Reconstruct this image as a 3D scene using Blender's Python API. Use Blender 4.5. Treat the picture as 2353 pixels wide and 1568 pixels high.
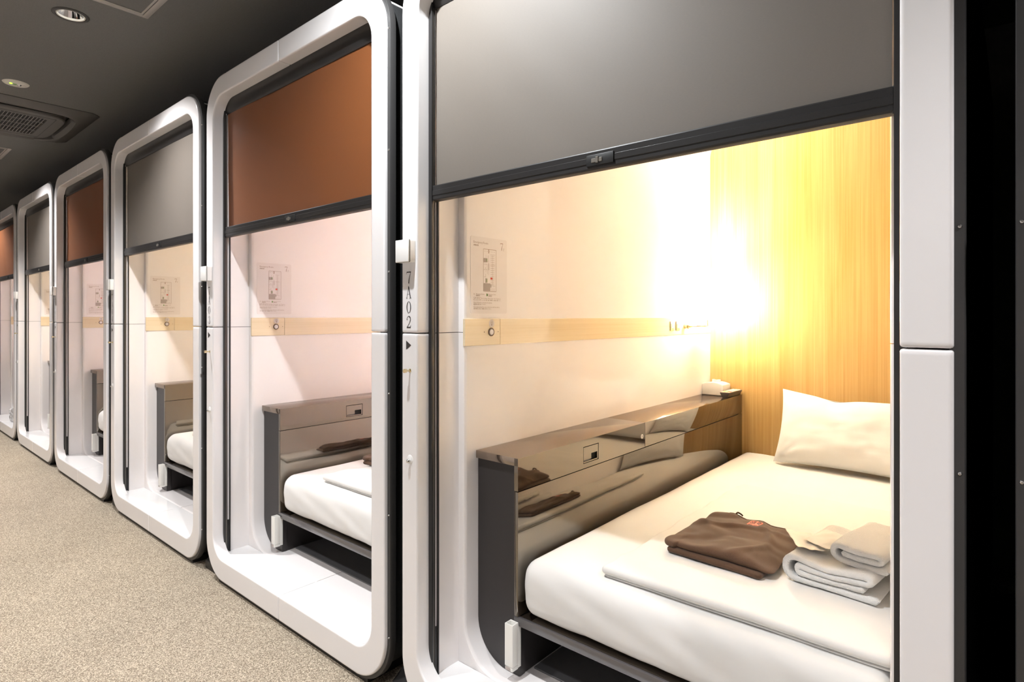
import bpy, bmesh, math, random
from mathutils import Vector, Matrix, noise

random.seed(7)
for o in list(bpy.data.objects):
    bpy.data.objects.remove(o, do_unlink=True)
S = bpy.context.scene
C = S.collection
R = math.radians

# ------------------------------------------------------------------ camera
cam = bpy.data.cameras.new('camera')
cam.lens = 1345.0 / 2353.0 * 36.0
cam.sensor_width = 36.0
cam.sensor_fit = 'HORIZONTAL'
cam.shift_y = -(784.0 - 726.0) / 2353.0
cam.clip_start = 0.02
camo = bpy.data.objects.new('camera', cam)
C.objects.link(camo)
camo.location = (0, -1.06, 1.13)
camo.rotation_euler = (R(90), 0, R(40.762))
S.camera = camo

# ------------------------------------------------------------------ world, exposure
S.view_settings.view_transform = 'Standard'
S.view_settings.look = 'None'
S.view_settings.exposure = 1.5
S.view_settings.gamma = 1.0
S.view_settings.use_curve_mapping = False
W_ = bpy.data.worlds.new('world')
S.world = W_
W_.use_nodes = True
W_.node_tree.nodes['Background'].inputs[0].default_value = (0.9, 0.95, 1.0, 1)
W_.node_tree.nodes['Background'].inputs[1].default_value = 0.02

# light levels (each lamp's own light is made in that lamp's builder)
CEIL = 2.41
DOWNLIGHTS = [  # x, y, watts, cone degrees, blend, colour
    (0.73, -0.40, 34, 104, 0.5, (1.0, 0.965, 0.97)),
    (-1.158, -0.40, 44, 166, 0.85, (0.95, 0.98, 1.0)),
    (-3.045, -0.40, 58, 122, 1.0, (1.0, 0.98, 0.98)),
    (-5.65, -0.40, 66, 120, 1.0, (1.0, 0.97, 0.96)),
    (-8.0, -0.40, 46, 128, 0.6, (1.0, 0.97, 0.96)),
    (0.1, -1.25, 38, 96, 0.8, (1.0, 0.97, 0.99)),  # from here down: unseen second row, added as frontal fill on frames and floor
    (-2.0, -1.25, 48, 94, 0.8, (1.0, 0.98, 0.99)),
    (-4.3, -1.25, 38, 92, 0.8, (1.0, 0.98, 0.99)),
    (-6.8, -1.25, 34, 92, 0.7, (1.0, 0.98, 0.99)),
]
WARM = (1.0, 0.88, 0.66)
PINK = (1.0, 0.92, 0.97)

# ------------------------------------------------------------------ pod constants (pod-local metres)
X0 = -1.3285      # left outer edge of the nearest open pod
PITCH = 1.3406
PW = 1.2594       # pod width
ZB, ZT = 0.019, 2.138   # frame outer bottom / top
ZF = 0.107        # pod floor
ZI = 2.059        # frame inner top
ZS = 1.081        # seam height
TS = 0.066        # side face width
YBACK = 1.973

# ------------------------------------------------------------------ materials
MATS = {}
def newmat(name):
    m = bpy.data.materials.new(name)
    m.use_nodes = True
    MATS[name] = m
    return m, m.node_tree.nodes, m.node_tree.links, m.node_tree.nodes['Principled BSDF']

def simple(name, col, rough=0.5, metal=0.0, ior=1.5, coat=0.0, emit=None, estr=0.0, bump=None, var=None, sheen=0.0, trans=0.0):
    m, n, l, b = newmat(name)
    b.inputs['Base Color'].default_value = (*col, 1)
    b.inputs['Roughness'].default_value = rough
    b.inputs['Metallic'].default_value = metal
    b.inputs['IOR'].default_value = ior
    b.inputs['Coat Weight'].default_value = coat
    b.inputs['Coat Roughness'].default_value = 0.04
    b.inputs['Sheen Weight'].default_value = sheen
    b.inputs['Transmission Weight'].default_value = trans
    if emit:
        b.inputs['Emission Color'].default_value = (*emit, 1)
        b.inputs['Emission Strength'].default_value = estr
    tc = None
    if bump or var:
        tc = n.new('ShaderNodeTexCoord')
    if bump:      # (scale, strength, distance)
        t = n.new('ShaderNodeTexNoise'); t.inputs['Scale'].default_value = bump[0]; t.inputs['Detail'].default_value = 4
        l.new(tc.outputs['Object'], t.inputs['Vector'])
        bp = n.new('ShaderNodeBump'); bp.inputs['Strength'].default_value = bump[1]; bp.inputs['Distance'].default_value = bump[2]
        l.new(t.outputs['Fac'], bp.inputs['Height']); l.new(bp.outputs['Normal'], b.inputs['Normal'])
    if var:       # (scale, colour2)
        t2 = n.new('ShaderNodeTexNoise'); t2.inputs['Scale'].default_value = var[0]; t2.inputs['Detail'].default_value = 6
        l.new(tc.outputs['Object'], t2.inputs['Vector'])
        mx = n.new('ShaderNodeMix'); mx.data_type = 'RGBA'
        mx.inputs['A'].default_value = (*col, 1); mx.inputs['B'].default_value = (*var[1], 1)
        rp = n.new('ShaderNodeMapRange'); rp.inputs['From Min'].default_value = 0.35; rp.inputs['From Max'].default_value = 0.65
        l.new(t2.outputs['Fac'], rp.inputs['Value']); l.new(rp.outputs['Result'], mx.inputs['Factor'])
        l.new(mx.outputs['Result'], b.inputs['Base Color'])
    return m

simple('white_frp', (0.82, 0.805, 0.81), 0.14, bump=(3.0, 0.02, 0.01))
simple('white_wall', (0.87, 0.835, 0.825), 0.014, ior=1.55)
simple('white_floor', (0.84, 0.835, 0.835), 0.07)
simple('black_flange', (0.035, 0.034, 0.034), 0.42)
simple('black_skin', (0.032, 0.032, 0.034), 0.55, bump=(260, 0.25, 0.001), var=(300, (0.016, 0.018, 0.018)))
simple('black_base', (0.012, 0.011, 0.011), 0.5)
simple('blind_black', (0.018, 0.017, 0.017), 0.34)
simple('blind_groove', (0.006, 0.006, 0.006), 0.5)
simple('rail_grey', (0.22, 0.205, 0.18), 0.35, metal=0.6)
simple('chrome', (0.75, 0.74, 0.72), 0.12, metal=1.0)
simple('screw_steel', (0.55, 0.54, 0.52), 0.25, metal=1.0)
simple('brass', (0.78, 0.66, 0.42), 0.2, metal=1.0)
simple('ink', (0.035, 0.03, 0.028), 0.55)
simple('ink_brown', (0.17, 0.11, 0.075), 0.6)
simple('ink_grey', (0.42, 0.36, 0.33), 0.6)
simple('ink_pale', (0.66, 0.60, 0.56), 0.6)
simple('ink_red', (0.70, 0.07, 0.035), 0.5)
simple('ink_green', (0.22, 0.36, 0.14), 0.5)
simple('film', (0.81, 0.765, 0.75), 0.016, ior=1.55)
simple('reader_white', (0.88, 0.88, 0.87), 0.3)
simple('reader_seam', (0.16, 0.15, 0.12), 0.5)
simple('cab_gloss', (0.022, 0.016, 0.012), 0.035, ior=2.7)
MATS['cab_gloss'].node_tree.nodes['Principled BSDF'].inputs['Specular Tint'].default_value = (1.0, 0.90, 0.76, 1)
simple('cab_top', (0.060, 0.042, 0.034), 0.09, ior=3.2)
MATS['cab_top'].node_tree.nodes['Principled BSDF'].inputs['Specular Tint'].default_value = (1.0, 0.86, 0.72, 1)
simple('cab_matt', (0.032, 0.028, 0.028), 0.36)
simple('board_edge', (0.085, 0.078, 0.080), 0.18, ior=1.8)
simple('tray_dark', (0.13, 0.13, 0.135), 0.28)
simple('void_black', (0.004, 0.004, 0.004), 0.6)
simple('sheet', (0.75, 0.74, 0.72), 0.75, bump=(420, 0.08, 0.0006), sheen=0.1)
simple('duvet', (0.73, 0.715, 0.69), 0.7, bump=(420, 0.08, 0.0006), sheen=0.1)
simple('pillow', (0.70, 0.69, 0.67), 0.75, bump=(380, 0.08, 0.0006), sheen=0.1)
simple('terry', (0.82, 0.81, 0.79), 0.95, bump=(520, 0.9, 0.003), sheen=0.4)
simple('brown_knit', (0.098, 0.047, 0.021), 0.85, bump=(900, 0.5, 0.001), var=(700, (0.070, 0.032, 0.014)), sheen=0.15)
simple('logo_red', (0.75, 0.13, 0.075), 0.6)
simple('logo_dark', (0.16, 0.035, 0.025), 0.7)
simple('paper_white', (0.84, 0.82, 0.77), 0.4)
simple('plastic_white', (0.80, 0.785, 0.74), 0.3)
simple('remote_dark', (0.045, 0.038, 0.032), 0.35)
simple('remote_face', (0.30, 0.22, 0.14), 0.4)
simple('btn_white', (0.72, 0.70, 0.62), 0.4)
simple('btn_yellow', (0.75, 0.52, 0.06), 0.4)
simple('btn_green', (0.10, 0.42, 0.22), 0.4)
simple('btn_red', (0.65, 0.12, 0.04), 0.4)
simple('btn_blue', (0.25, 0.35, 0.62), 0.4)
simple('outlet_gold', (0.42, 0.31, 0.14), 0.35, metal=0.3)
simple('outlet_white', (0.82, 0.80, 0.74), 0.35)
simple('ceil_metal', (0.50, 0.47, 0.44), 0.4, metal=0.3)
simple('ac_grey', (0.125, 0.118, 0.112), 0.5)
simple('ac_slat', (0.30, 0.29, 0.28), 0.5)
simple('ink_soft', (0.30, 0.20, 0.145), 0.5)
simple('ac_dark', (0.012, 0.012, 0.012), 0.6)
simple('disc_white', (0.70, 0.68, 0.62), 0.4)
simple('led_green', (0.35, 0.75, 0.05), 0.4, emit=(0.45, 1.0, 0.05), estr=0.8)
simple('trim_dark', (0.05, 0.048, 0.045), 0.4)
simple('reflector', (0.9, 0.9, 0.9), 0.06, metal=1.0)
simple('led_disc', (0.9, 0.9, 0.9), 0.5, emit=(1.0, 0.97, 0.92), estr=6.0)
simple('shade_warm', (0.9, 0.85, 0.75), 0.6, emit=(1.0, 0.90, 0.70), estr=66.0)
simple('shade_pink', (0.9, 0.85, 0.8), 0.6, emit=(1.0, 0.92, 0.96), estr=66.0)
simple('wall_dark', (0.12, 0.115, 0.11), 0.6, bump=(60, 0.1, 0.002))
simple('wall_pale', (0.52, 0.505, 0.50), 0.5, bump=(60, 0.1, 0.002))

def clear_plastic():
    m, n, l, b = newmat('clear_plastic')
    b.inputs['Base Color'].default_value = (0.92, 0.92, 0.92, 1)
    b.inputs['Roughness'].default_value = 0.08
    b.inputs['Transmission Weight'].default_value = 0.55
    b.inputs['IOR'].default_value = 1.35
clear_plastic()

def wood(name, c1, c2, scale=(26, 26, 0.9), rough=0.3, coat=0.0, ior=1.5):
    m, n, l, b = newmat(name)
    tc = n.new('ShaderNodeTexCoord'); mp = n.new('ShaderNodeMapping')
    mp.inputs['Scale'].default_value = scale
    l.new(tc.outputs['Object'], mp.inputs['Vector'])
    t1 = n.new('ShaderNodeTexNoise'); t1.inputs['Scale'].default_value = 1.0; t1.inputs['Detail'].default_value = 7; t1.inputs['Roughness'].default_value = 0.62
    t1.inputs['Distortion'].default_value = 0.5
    l.new(mp.outputs['Vector'], t1.inputs['Vector'])
    mp2 = n.new('ShaderNodeMapping'); mp2.inputs['Scale'].default_value = tuple(6.5 * v if v > 2 else 1.6 * v for v in scale)
    l.new(tc.outputs['Object'], mp2.inputs['Vector'])
    t2 = n.new('ShaderNodeTexNoise'); t2.inputs['Scale'].default_value = 1.0; t2.inputs['Detail'].default_value = 3
    l.new(mp2.outputs['Vector'], t2.inputs['Vector'])
    ad = n.new('ShaderNodeMath'); ad.operation = 'MULTIPLY_ADD'; ad.inputs[1].default_value = 0.6; 
    l.new(t2.outputs['Fac'], ad.inputs[0])
    sb = n.new('ShaderNodeMath'); sb.operation = 'MULTIPLY'; sb.inputs[1].default_value = 0.7
    l.new(t1.outputs['Fac'], sb.inputs[0]); l.new(sb.outputs[0], ad.inputs[2])
    mr = n.new('ShaderNodeMapRange'); mr.inputs['From Min'].default_value = 0.47; mr.inputs['From Max'].default_value = 0.84
    l.new(ad.outputs[0], mr.inputs['Value'])
    mx = n.new('ShaderNodeMix'); mx.data_type = 'RGBA'
    mx.inputs['A'].default_value = (*c1, 1); mx.inputs['B'].default_value = (*c2, 1)
    l.new(mr.outputs['Result'], mx.inputs['Factor']); l.new(mx.outputs['Result'], b.inputs['Base Color'])
    b.inputs['Roughness'].default_value = rough; b.inputs['Coat Weight'].default_value = coat; b.inputs['IOR'].default_value = ior
wood('wood_yellow', (0.54, 0.345, 0.135), (0.41, 0.23, 0.062), rough=0.32)
wood('wood_pale', (0.78, 0.66, 0.46), (0.72, 0.585, 0.375), scale=(26, 0.9, 26), rough=0.07, ior=1.9)

def fabric(name, col, col2, rough=0.5, tr=0.25, trcol=(1, 1, 1)):
    m, n, l, b = newmat(name)
    tc = n.new('ShaderNodeTexCoord')
    mp = n.new('ShaderNodeMapping'); mp.inputs['Scale'].default_value = (420, 1, 2600)
    l.new(tc.outputs['Object'], mp.inputs['Vector'])
    t = n.new('ShaderNodeTexNoise'); t.inputs['Scale'].default_value = 0.35; t.inputs['Detail'].default_value = 3
    l.new(mp.outputs['Vector'], t.inputs['Vector'])
    mx = n.new('ShaderNodeMix'); mx.data_type = 'RGBA'
    mx.inputs['A'].default_value = (*col, 1); mx.inputs['B'].default_value = (*col2, 1)
    l.new(t.outputs['Fac'], mx.inputs['Factor']); l.new(mx.outputs['Result'], b.inputs['Base Color'])
    b.inputs['Roughness'].default_value = rough
    b.inputs['Sheen Weight'].default_value = 0.04
    tn = n.new('ShaderNodeBsdfTranslucent'); tn.inputs['Color'].default_value = (*trcol, 1)
    ms = n.new('ShaderNodeMixShader'); ms.inputs[0].default_value = tr
    out = n['Material Output']
    l.new(b.outputs[0], ms.inputs[1]); l.new(tn.outputs[0], ms.inputs[2]); l.new(ms.outputs[0], out.inputs['Surface'])
fabric('blind_grey', (0.168, 0.146, 0.124), (0.136, 0.118, 0.101), 0.6, 0.10, (0.55, 0.5, 0.44))
fabric('blind_orange', (0.215, 0.072, 0.020), (0.160, 0.050, 0.013), 0.38, 0.10, (0.6, 0.2, 0.03))

def carpet():
    m, n, l, b = newmat('carpet')
    tc = n.new('ShaderNodeTexCoord')
    v = n.new('ShaderNodeTexVoronoi'); v.inputs['Scale'].default_value = 370
    l.new(tc.outputs['Object'], v.inputs['Vector'])
    bw = n.new('ShaderNodeSeparateColor'); l.new(v.outputs['Color'], bw.inputs[0])
    t = n.new('ShaderNodeTexNoise'); t.inputs['Scale'].default_value = 190; t.inputs['Detail'].default_value = 5
    l.new(tc.outputs['Object'], t.inputs['Vector'])
    t2 = n.new('ShaderNodeTexNoise'); t2.inputs['Scale'].default_value = 2.2; t2.inputs['Detail'].default_value = 3
    l.new(tc.outputs['Object'], t2.inputs['Vector'])
    a = n.new('ShaderNodeMath'); a.operation = 'MULTIPLY_ADD'; a.inputs[1].default_value = 0.55
    l.new(bw.outputs[0], a.inputs[0]); 
    k = n.new('ShaderNodeMath'); k.operation = 'MULTIPLY'; k.inputs[1].default_value = 0.45
    l.new(t.outputs['Fac'], k.inputs[0]); l.new(k.outputs[0], a.inputs[2])
    a2 = n.new('ShaderNodeMath'); a2.operation = 'MULTIPLY_ADD'; a2.inputs[1].default_value = 0.14
    l.new(t2.outputs['Fac'], a2.inputs[0]); l.new(a.outputs[0], a2.inputs[2])
    cr = n.new('ShaderNodeValToRGB')
    cr.color_ramp.elements[0].position = 0.22; cr.color_ramp.elements[0].color = (0.125, 0.097, 0.066, 1)
    cr.color_ramp.elements[1].position = 0.92; cr.color_ramp.elements[1].color = (0.72, 0.63, 0.49, 1)
    e = cr.color_ramp.elements.new(0.55); e.color = (0.335, 0.278, 0.205, 1)
    l.new(a2.outputs[0], cr.inputs[0]); l.new(cr.outputs[0], b.inputs['Base Color'])
    b.inputs['Roughness'].default_value = 0.95
    bp = n.new('ShaderNodeBump'); bp.inputs['Strength'].default_value = 0.8; bp.inputs['Distance'].default_value = 0.003; bp.invert = True
    l.new(v.outputs['Distance'], bp.inputs['Height']); l.new(bp.outputs['Normal'], b.inputs['Normal'])
carpet()

def ceilmat():
    m, n, l, b = newmat('ceiling_cloth')
    tc = n.new('ShaderNodeTexCoord'); mp = n.new('ShaderNodeMapping'); mp.inputs['Scale'].default_value = (60, 700, 1)
    l.new(tc.outputs['Object'], mp.inputs['Vector'])
    t = n.new('ShaderNodeTexNoise'); t.inputs['Scale'].default_value = 1; t.inputs['Detail'].default_value = 3
    l.new(mp.outputs['Vector'], t.inputs['Vector'])
    mx = n.new('ShaderNodeMix'); mx.data_type = 'RGBA'
    mx.inputs['A'].default_value = (0.132, 0.130, 0.125, 1); mx.inputs['B'].default_value = (0.195, 0.192, 0.185, 1)
    l.new(t.outputs['Fac'], mx.inputs['Factor']); l.new(mx.outputs['Result'], b.inputs['Base Color'])
    b.inputs['Roughness'].default_value = 0.8
ceilmat()

# ------------------------------------------------------------------ mesh helpers
class MB:
    def __init__(s):
        s.v = []; s.f = []
    def add(s, vs, fs):
        k = len(s.v); s.v += [tuple(p) for p in vs]; s.f += [tuple(i + k for i in f) for f in fs]
        return s
    def box(s, x0, x1, y0, y1, z0, z1):
        return s.add([(x0,y0,z0),(x1,y0,z0),(x1,y1,z0),(x0,y1,z0),(x0,y0,z1),(x1,y0,z1),(x1,y1,z1),(x0,y1,z1)],
                     [(0,3,2,1),(4,5,6,7),(0,1,5,4),(1,2,6,5),(2,3,7,6),(3,0,4,7)])
    def cyl(s, a, b, ra, rb=None, n=20, cap=True):
        a = Vector(a); b = Vector(b); rb = ra if rb is None else rb
        d = (b - a).normalized()
        u = d.orthogonal().normalized(); w = d.cross(u)
        vs = []; fs = []
        for i in range(n):
            t = 2 * math.pi * i / n; e = u * math.cos(t) + w * math.sin(t)
            vs.append(a + e * ra); vs.append(b + e * rb)
        for i in range(n):
            j = (i + 1) % n; fs.append((2*i, 2*j, 2*j+1, 2*i+1))
        if cap:
            fs.append(tuple(2*i for i in reversed(range(n)))); fs.append(tuple(2*i+1 for i in range(n)))
        return s.add(vs, fs)
    def lathe(s, prof, c=(0,0,0), axis='z', n=28):
        """prof: list of (radius, height) along the axis"""
        vs = []; fs = []; m = len(prof)
        for i in range(n):
            t = 2 * math.pi * i / n; ct, st = math.cos(t), math.sin(t)
            for r, h in prof:
                p = (r*ct, r*st, h) if axis == 'z' else ((h, r*ct, r*st) if axis == 'x' else (r*ct, h, r*st))
                vs.append((p[0]+c[0], p[1]+c[1], p[2]+c[2]))
        for i in range(n):
            j = (i + 1) % n
            for k in range(m - 1):
                fs.append((i*m+k, j*m+k, j*m+k+1, i*m+k+1))
        return s.add(vs, fs)
    def tube(s, pts, r, n=10):
        pts = [Vector(p) for p in pts]; vs = []; fs = []
        u = None
        for i, p in enumerate(pts):
            d = (pts[min(i+1, len(pts)-1)] - pts[max(i-1, 0)]).normalized()
            u = d.orthogonal().normalized() if u is None else (u - d * u.dot(d)).normalized()
            w = d.cross(u)
            for k in range(n):
                t = 2*math.pi*k/n; vs.append(p + u*math.cos(t)*r + w*math.sin(t)*r)
        for i in range(len(pts)-1):
            for k in range(n):
                j = (k+1) % n; fs.append((i*n+k, i*n+j, (i+1)*n+j, (i+1)*n+k))
        fs.append(tuple(reversed(range(n)))); fs.append(tuple((len(pts)-1)*n+k for k in range(n)))
        return s.add(vs, fs)
    def grid(s, rows, closed_u=False, closed_v=False, flip=False):
        """rows: list of equal-length point lists"""
        nu, nv = len(rows), len(rows[0]); vs = [p for r in rows for p in r]; fs = []
        for i in range(nu if closed_u else nu-1):
            for j in range(nv if closed_v else nv-1):
                a, b_ = i, (i+1) % nu; c, d = j, (j+1) % nv
                q = (a*nv+c, b_*nv+c, b_*nv+d, a*nv+d)
                fs.append(q[::-1] if flip else q)
        return s.add(vs, fs)
    def mesh(s, bevel=0.0, segs=2, smooth=35, weld=0.0):
        bm = bmesh.new()
        vv = [bm.verts.new(p) for p in s.v]
        for f in s.f:
            try: bm.faces.new([vv[i] for i in f])
            except ValueError: pass
        if weld: bmesh.ops.remove_doubles(bm, verts=bm.verts[:], dist=weld)
        bmesh.ops.recalc_face_normals(bm, faces=bm.faces[:])
        if bevel:
            es = [e for e in bm.edges if len(e.link_faces) == 2 and e.calc_face_angle(0) > R(30)]
            bmesh.ops.bevel(bm, geom=es, offset=bevel, segments=segs, profile=0.5, affect='EDGES', clamp_overlap=True)
        me = bpy.data.meshes.new('m'); bm.to_mesh(me); bm.free()
        if smooth:
            me.shade_smooth(); me.set_sharp_from_angle(angle=R(smooth))
        return me

CACHE = {}
def part(name, key, fn, mat, parent=None, loc=(0,0,0), rot=(0,0,0), label=None, **kw):
    """one mesh object; alike parts share their mesh through key"""
    k = (key, mat)
    if k not in CACHE:
        r = fn()
        me = r.mesh(**kw) if isinstance(r, MB) else r
        me.name = name
        me.materials.clear(); me.materials.append(MATS[mat])
        CACHE[k] = me
    o = bpy.data.objects.new(name, CACHE[k]); C.objects.link(o)
    o.location = loc; o.rotation_euler = rot
    if parent: o.parent = parent
    if label: o['label'] = label
    return o

def tag(o, label, cat, group=None):
    o['label'] = label; o['category'] = cat
    if group: o['group'] = group
    return o
def thing(name, label, cat, loc=(0,0,0), rot=(0,0,0), group=None):
    o = bpy.data.objects.new(name, None); C.objects.link(o)
    o.empty_display_size = 0.05
    o.location = loc; o.rotation_euler = rot
    return tag(o, label, cat, group)
def struct(name, fn, mat, loc=(0,0,0), **kw):
    o = part(name, 'struct_' + name, fn, mat, None, loc, **kw)
    o['kind'] = 'structure'
    return o

def axis_pts(a, b, r, n):
    r = min(r, (b - a) / 2 - 1e-4)
    edge = [0, .1, .25, .45, .7, 1.0]
    p = [a + r * e for e in edge]
    mid = [a + r + (b - a - 2*r) * i / n for i in range(1, n)]
    return p + mid + [b - r * e for e in reversed(edge)]
def rbox(x0, x1, y0, y1, z0, z1, rx, ry, rz, nx=10, ny=10, nz=3, fn=None):
    """box rounded on every edge, finely divided so that fn can ripple it"""
    rx = min(rx, (x1-x0)/2-1e-4); ry = min(ry, (y1-y0)/2-1e-4); rz = min(rz, (z1-z0)/2-1e-4)
    ax, ay, az = axis_pts(x0,x1,rx,nx), axis_pts(y0,y1,ry,ny), axis_pts(z0,z1,rz,nz)
    def mp(x, y, z):
        c = (min(max(x,x0+rx),x1-rx), min(max(y,y0+ry),y1-ry), min(max(z,z0+rz),z1-rz))
        q = ((x-c[0])/rx, (y-c[1])/ry, (z-c[2])/rz)
        n_ = math.sqrt(q[0]**2+q[1]**2+q[2]**2)
        if n_ > 1e-9:
            m_ = max(abs(q[0]), abs(q[1]), abs(q[2])); k = m_/n_
            x, y, z = c[0]+(x-c[0])*k, c[1]+(y-c[1])*k, c[2]+(z-c[2])*k
        return fn(x, y, z) if fn else (x, y, z)
    m = MB()
    m.grid([[mp(x,y,z1) for y in ay] for x in ax]); m.grid([[mp(x,y,z0) for y in ay] for x in ax], flip=True)
    m.grid([[mp(x,y0,z) for z in az] for x in ax]); m.grid([[mp(x,y1,z) for z in az] for x in ax], flip=True)
    m.grid([[mp(x0,y,z) for z in az] for y in ay]); m.grid([[mp(x1,y,z) for z in az] for y in ay], flip=True)
    return m
def nz_(x, y, z=0.0):
    return noise.noise(Vector((x, y, z)))

# ------------------------------------------------------------------ glyphs (condensed roman with thick and thin strokes)
def stroke(m, pts, w0, w1=None, dep=0.0006):
    """ribbon in the x,z plane; widths run w0 -> w1 (or a list)"""
    n = len(pts)
    ws = w0 if isinstance(w0, (list, tuple)) else [w0 + ((w1 if w1 is not None else w0) - w0) * i / (n-1) for i in range(n)]
    L = []; Rr = []
    for i, (x, z) in enumerate(pts):
        a = pts[max(i-1,0)]; b = pts[min(i+1,n-1)]
        dx, dz = b[0]-a[0], b[1]-a[1]; k = math.hypot(dx,dz) or 1
        nx, nz2 = -dz/k*ws[i]/2, dx/k*ws[i]/2
        L.append((x+nx, z+nz2)); Rr.append((x-nx, z-nz2))
    m.add([(p[0], 0, p[1]) for p in L] + [(p[0], 0, p[1]) for p in Rr], [(i, i+1, n+i+1, n+i) for i in range(n-1)])
def arc(cx, cz, rx, rz, a0, a1, n=18):
    return [(cx+rx*math.cos(R(a0+(a1-a0)*i/n)), cz+rz*math.sin(R(a0+(a1-a0)*i/n))) for i in range(n+1)]
def glyph(ch):
    m = MB()
    if ch == '0':
        p = arc(.30,.5,.235,.475,0,360,40)
        stroke(m, p, [.035+.075*abs(math.cos(R(9*i)))**2 for i in range(41)])
    elif ch == '7':
        stroke(m, [(.04,.955),(.57,.955)], .09); stroke(m, [(.06,.99),(.015,.77)], .06, .02)
        stroke(m, [(.555,.95),(.42,.62),(.33,.3),(.29,.0)], [.035,.06,.10,.11])
    elif ch == 'A':
        stroke(m, [(.31,1.0),(.07,.02)], .035); stroke(m, [(.29,1.0),(.55,.02)], .105)
        stroke(m, [(.15,.34),(.46,.34)], .035); stroke(m, [(-.02,.015),(.18,.015)], .035); stroke(m, [(.41,.015),(.68,.015)], .035)
    elif ch == '2':
        p = arc(.29,.74,.22,.235,185,-10,18) + [(.47,.58),(.36,.38),(.2,.2),(.07,.06)]
        stroke(m, p, [.09,.07]+[.04]*6+[.05,.07,.09,.10,.11,.11,.11,.10]+[.09]*3+[.08,.055,.045,.04])
        stroke(m, [(.045,.05),(.53,.05)], .10); stroke(m, [(.5,.03),(.56,.24)], .07, .02)
        m.grid([[(.085+.05*math.cos(R(t))*k,0,.70+.05*math.sin(R(t))*k) for t in range(0,361,30)] for k in (0.01,1)])
    elif ch == '3':
        stroke(m, arc(.28,.755,.20,.22,165,-80,18), [.08,.05]+[.035]*6+[.06,.08,.1,.1,.1,.09,.08,.06,.05,.04,.035])
        stroke(m, arc(.27,.27,.245,.26,80,-165,18), [.035,.04,.05,.06,.08,.1,.11,.11,.11,.1,.08,.06]+[.035]*5+[.05,.08])
        m.grid([[(cx_+.05*math.cos(R(t))*k,0,cz_+.05*math.sin(R(t))*k) for t in range(0,361,30)] for cx_,cz_ in ((.10,.78),) for k in (.01,1)])
        m.grid([[(.06+.05*math.cos(R(t))*k,0,.23+.05*math.sin(R(t))*k) for t in range(0,361,30)] for k in (.01,1)])
    elif ch == '4':
        stroke(m, [(.41,1),(.41,.02)], .10); stroke(m, [(.40,.99),(.02,.29)], .035); stroke(m, [(.0,.28),(.6,.28)], .05); stroke(m, [(.28,.015),(.54,.015)], .035)
    elif ch == '5':
        stroke(m, [(.10,.95),(.52,.95)], .09); stroke(m, [(.11,.97),(.085,.5)], .035)
        stroke(m, [(.085,.5)]+arc(.27,.31,.24,.29,120,-165,18), [.035]*4+[.06,.08,.1,.11,.11,.11,.1,.08,.06]+[.035]*5+[.05,.08])
    elif ch == '6':
        stroke(m, [(.5,.9),(.42,.965),(.3,.93),(.16,.75),(.085,.45),(.085,.3)], [.05,.035,.04,.08,.11,.11]); stroke(m, arc(.3,.29,.22,.27,0,360,30), [.04+.065*abs(math.cos(R(12*i)))**2 for i in range(31)])
    elif ch == '1':
        stroke(m, [(.31,1),(.31,.02)], .11); stroke(m, [(.31,.97),(.14,.86)], .035); stroke(m, [(.16,.015),(.46,.015)], .035)
    elif ch == 'F':
        stroke(m, [(.14,1),(.14,0)], .12); stroke(m, [(.02,.975),(.56,.975)], .05); stroke(m, [(.14,.52),(.42,.52)], .045); stroke(m, [(.55,.99),(.55,.8)], .05); stroke(m, [(.0,.02),(.30,.02)], .04)
    return m
def number_mb(text, x, ztop, h, gap, wsc):
    m = MB(); z = ztop
    for ch in text:
        g = glyph(ch); w = .6 if ch != 'A' else .66
        m.add([((p[0]-w/2)*h*wsc + x, p[1], p[2]*h + z - h) for p in g.v], g.f)
        z -= h + gap
    return m

def text_mesh(s, size, xs=1.0, bold=False):
    cu = bpy.data.curves.new('t', 'FONT'); cu.body = s; cu.size = size; cu.resolution_u = 1
    if bold: cu.offset = size * 0.012
    ob = bpy.data.objects.new('t', cu); C.objects.link(ob)
    dg = bpy.context.evaluated_depsgraph_get()
    me = bpy.data.meshes.new_from_object(ob.evaluated_get(dg))
    vs = [(v.co.x * xs, 0, v.co.y) for v in me.vertices]; fs = [tuple(p.vertices) for p in me.polygons]
    bpy.data.objects.remove(ob, do_unlink=True); bpy.data.curves.remove(cu); bpy.data.meshes.remove(me)
    return vs, fs

# ================================================================== THE SETTING
struct('floor', lambda: MB().box(-12.5, 3.0, -1.75, 2.3, -0.06, 0.0), 'carpet')
struct('wall_front', lambda: MB().box(-12.5, 3.0, -1.85, -1.75, -0.06, 2.75), 'wall_pale')
struct('wall_back', lambda: MB().box(-12.5, 3.0, 2.3, 2.4, -0.06, 2.75), 'wall_dark')
struct('wall_left', lambda: MB().box(-12.6, -12.5, -1.85, 2.4, -0.06, 2.75), 'wall_dark')
struct('wall_right', lambda: MB().box(3.0, 3.1, -1.85, 2.4, -0.06, 2.75), 'wall_dark')

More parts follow.
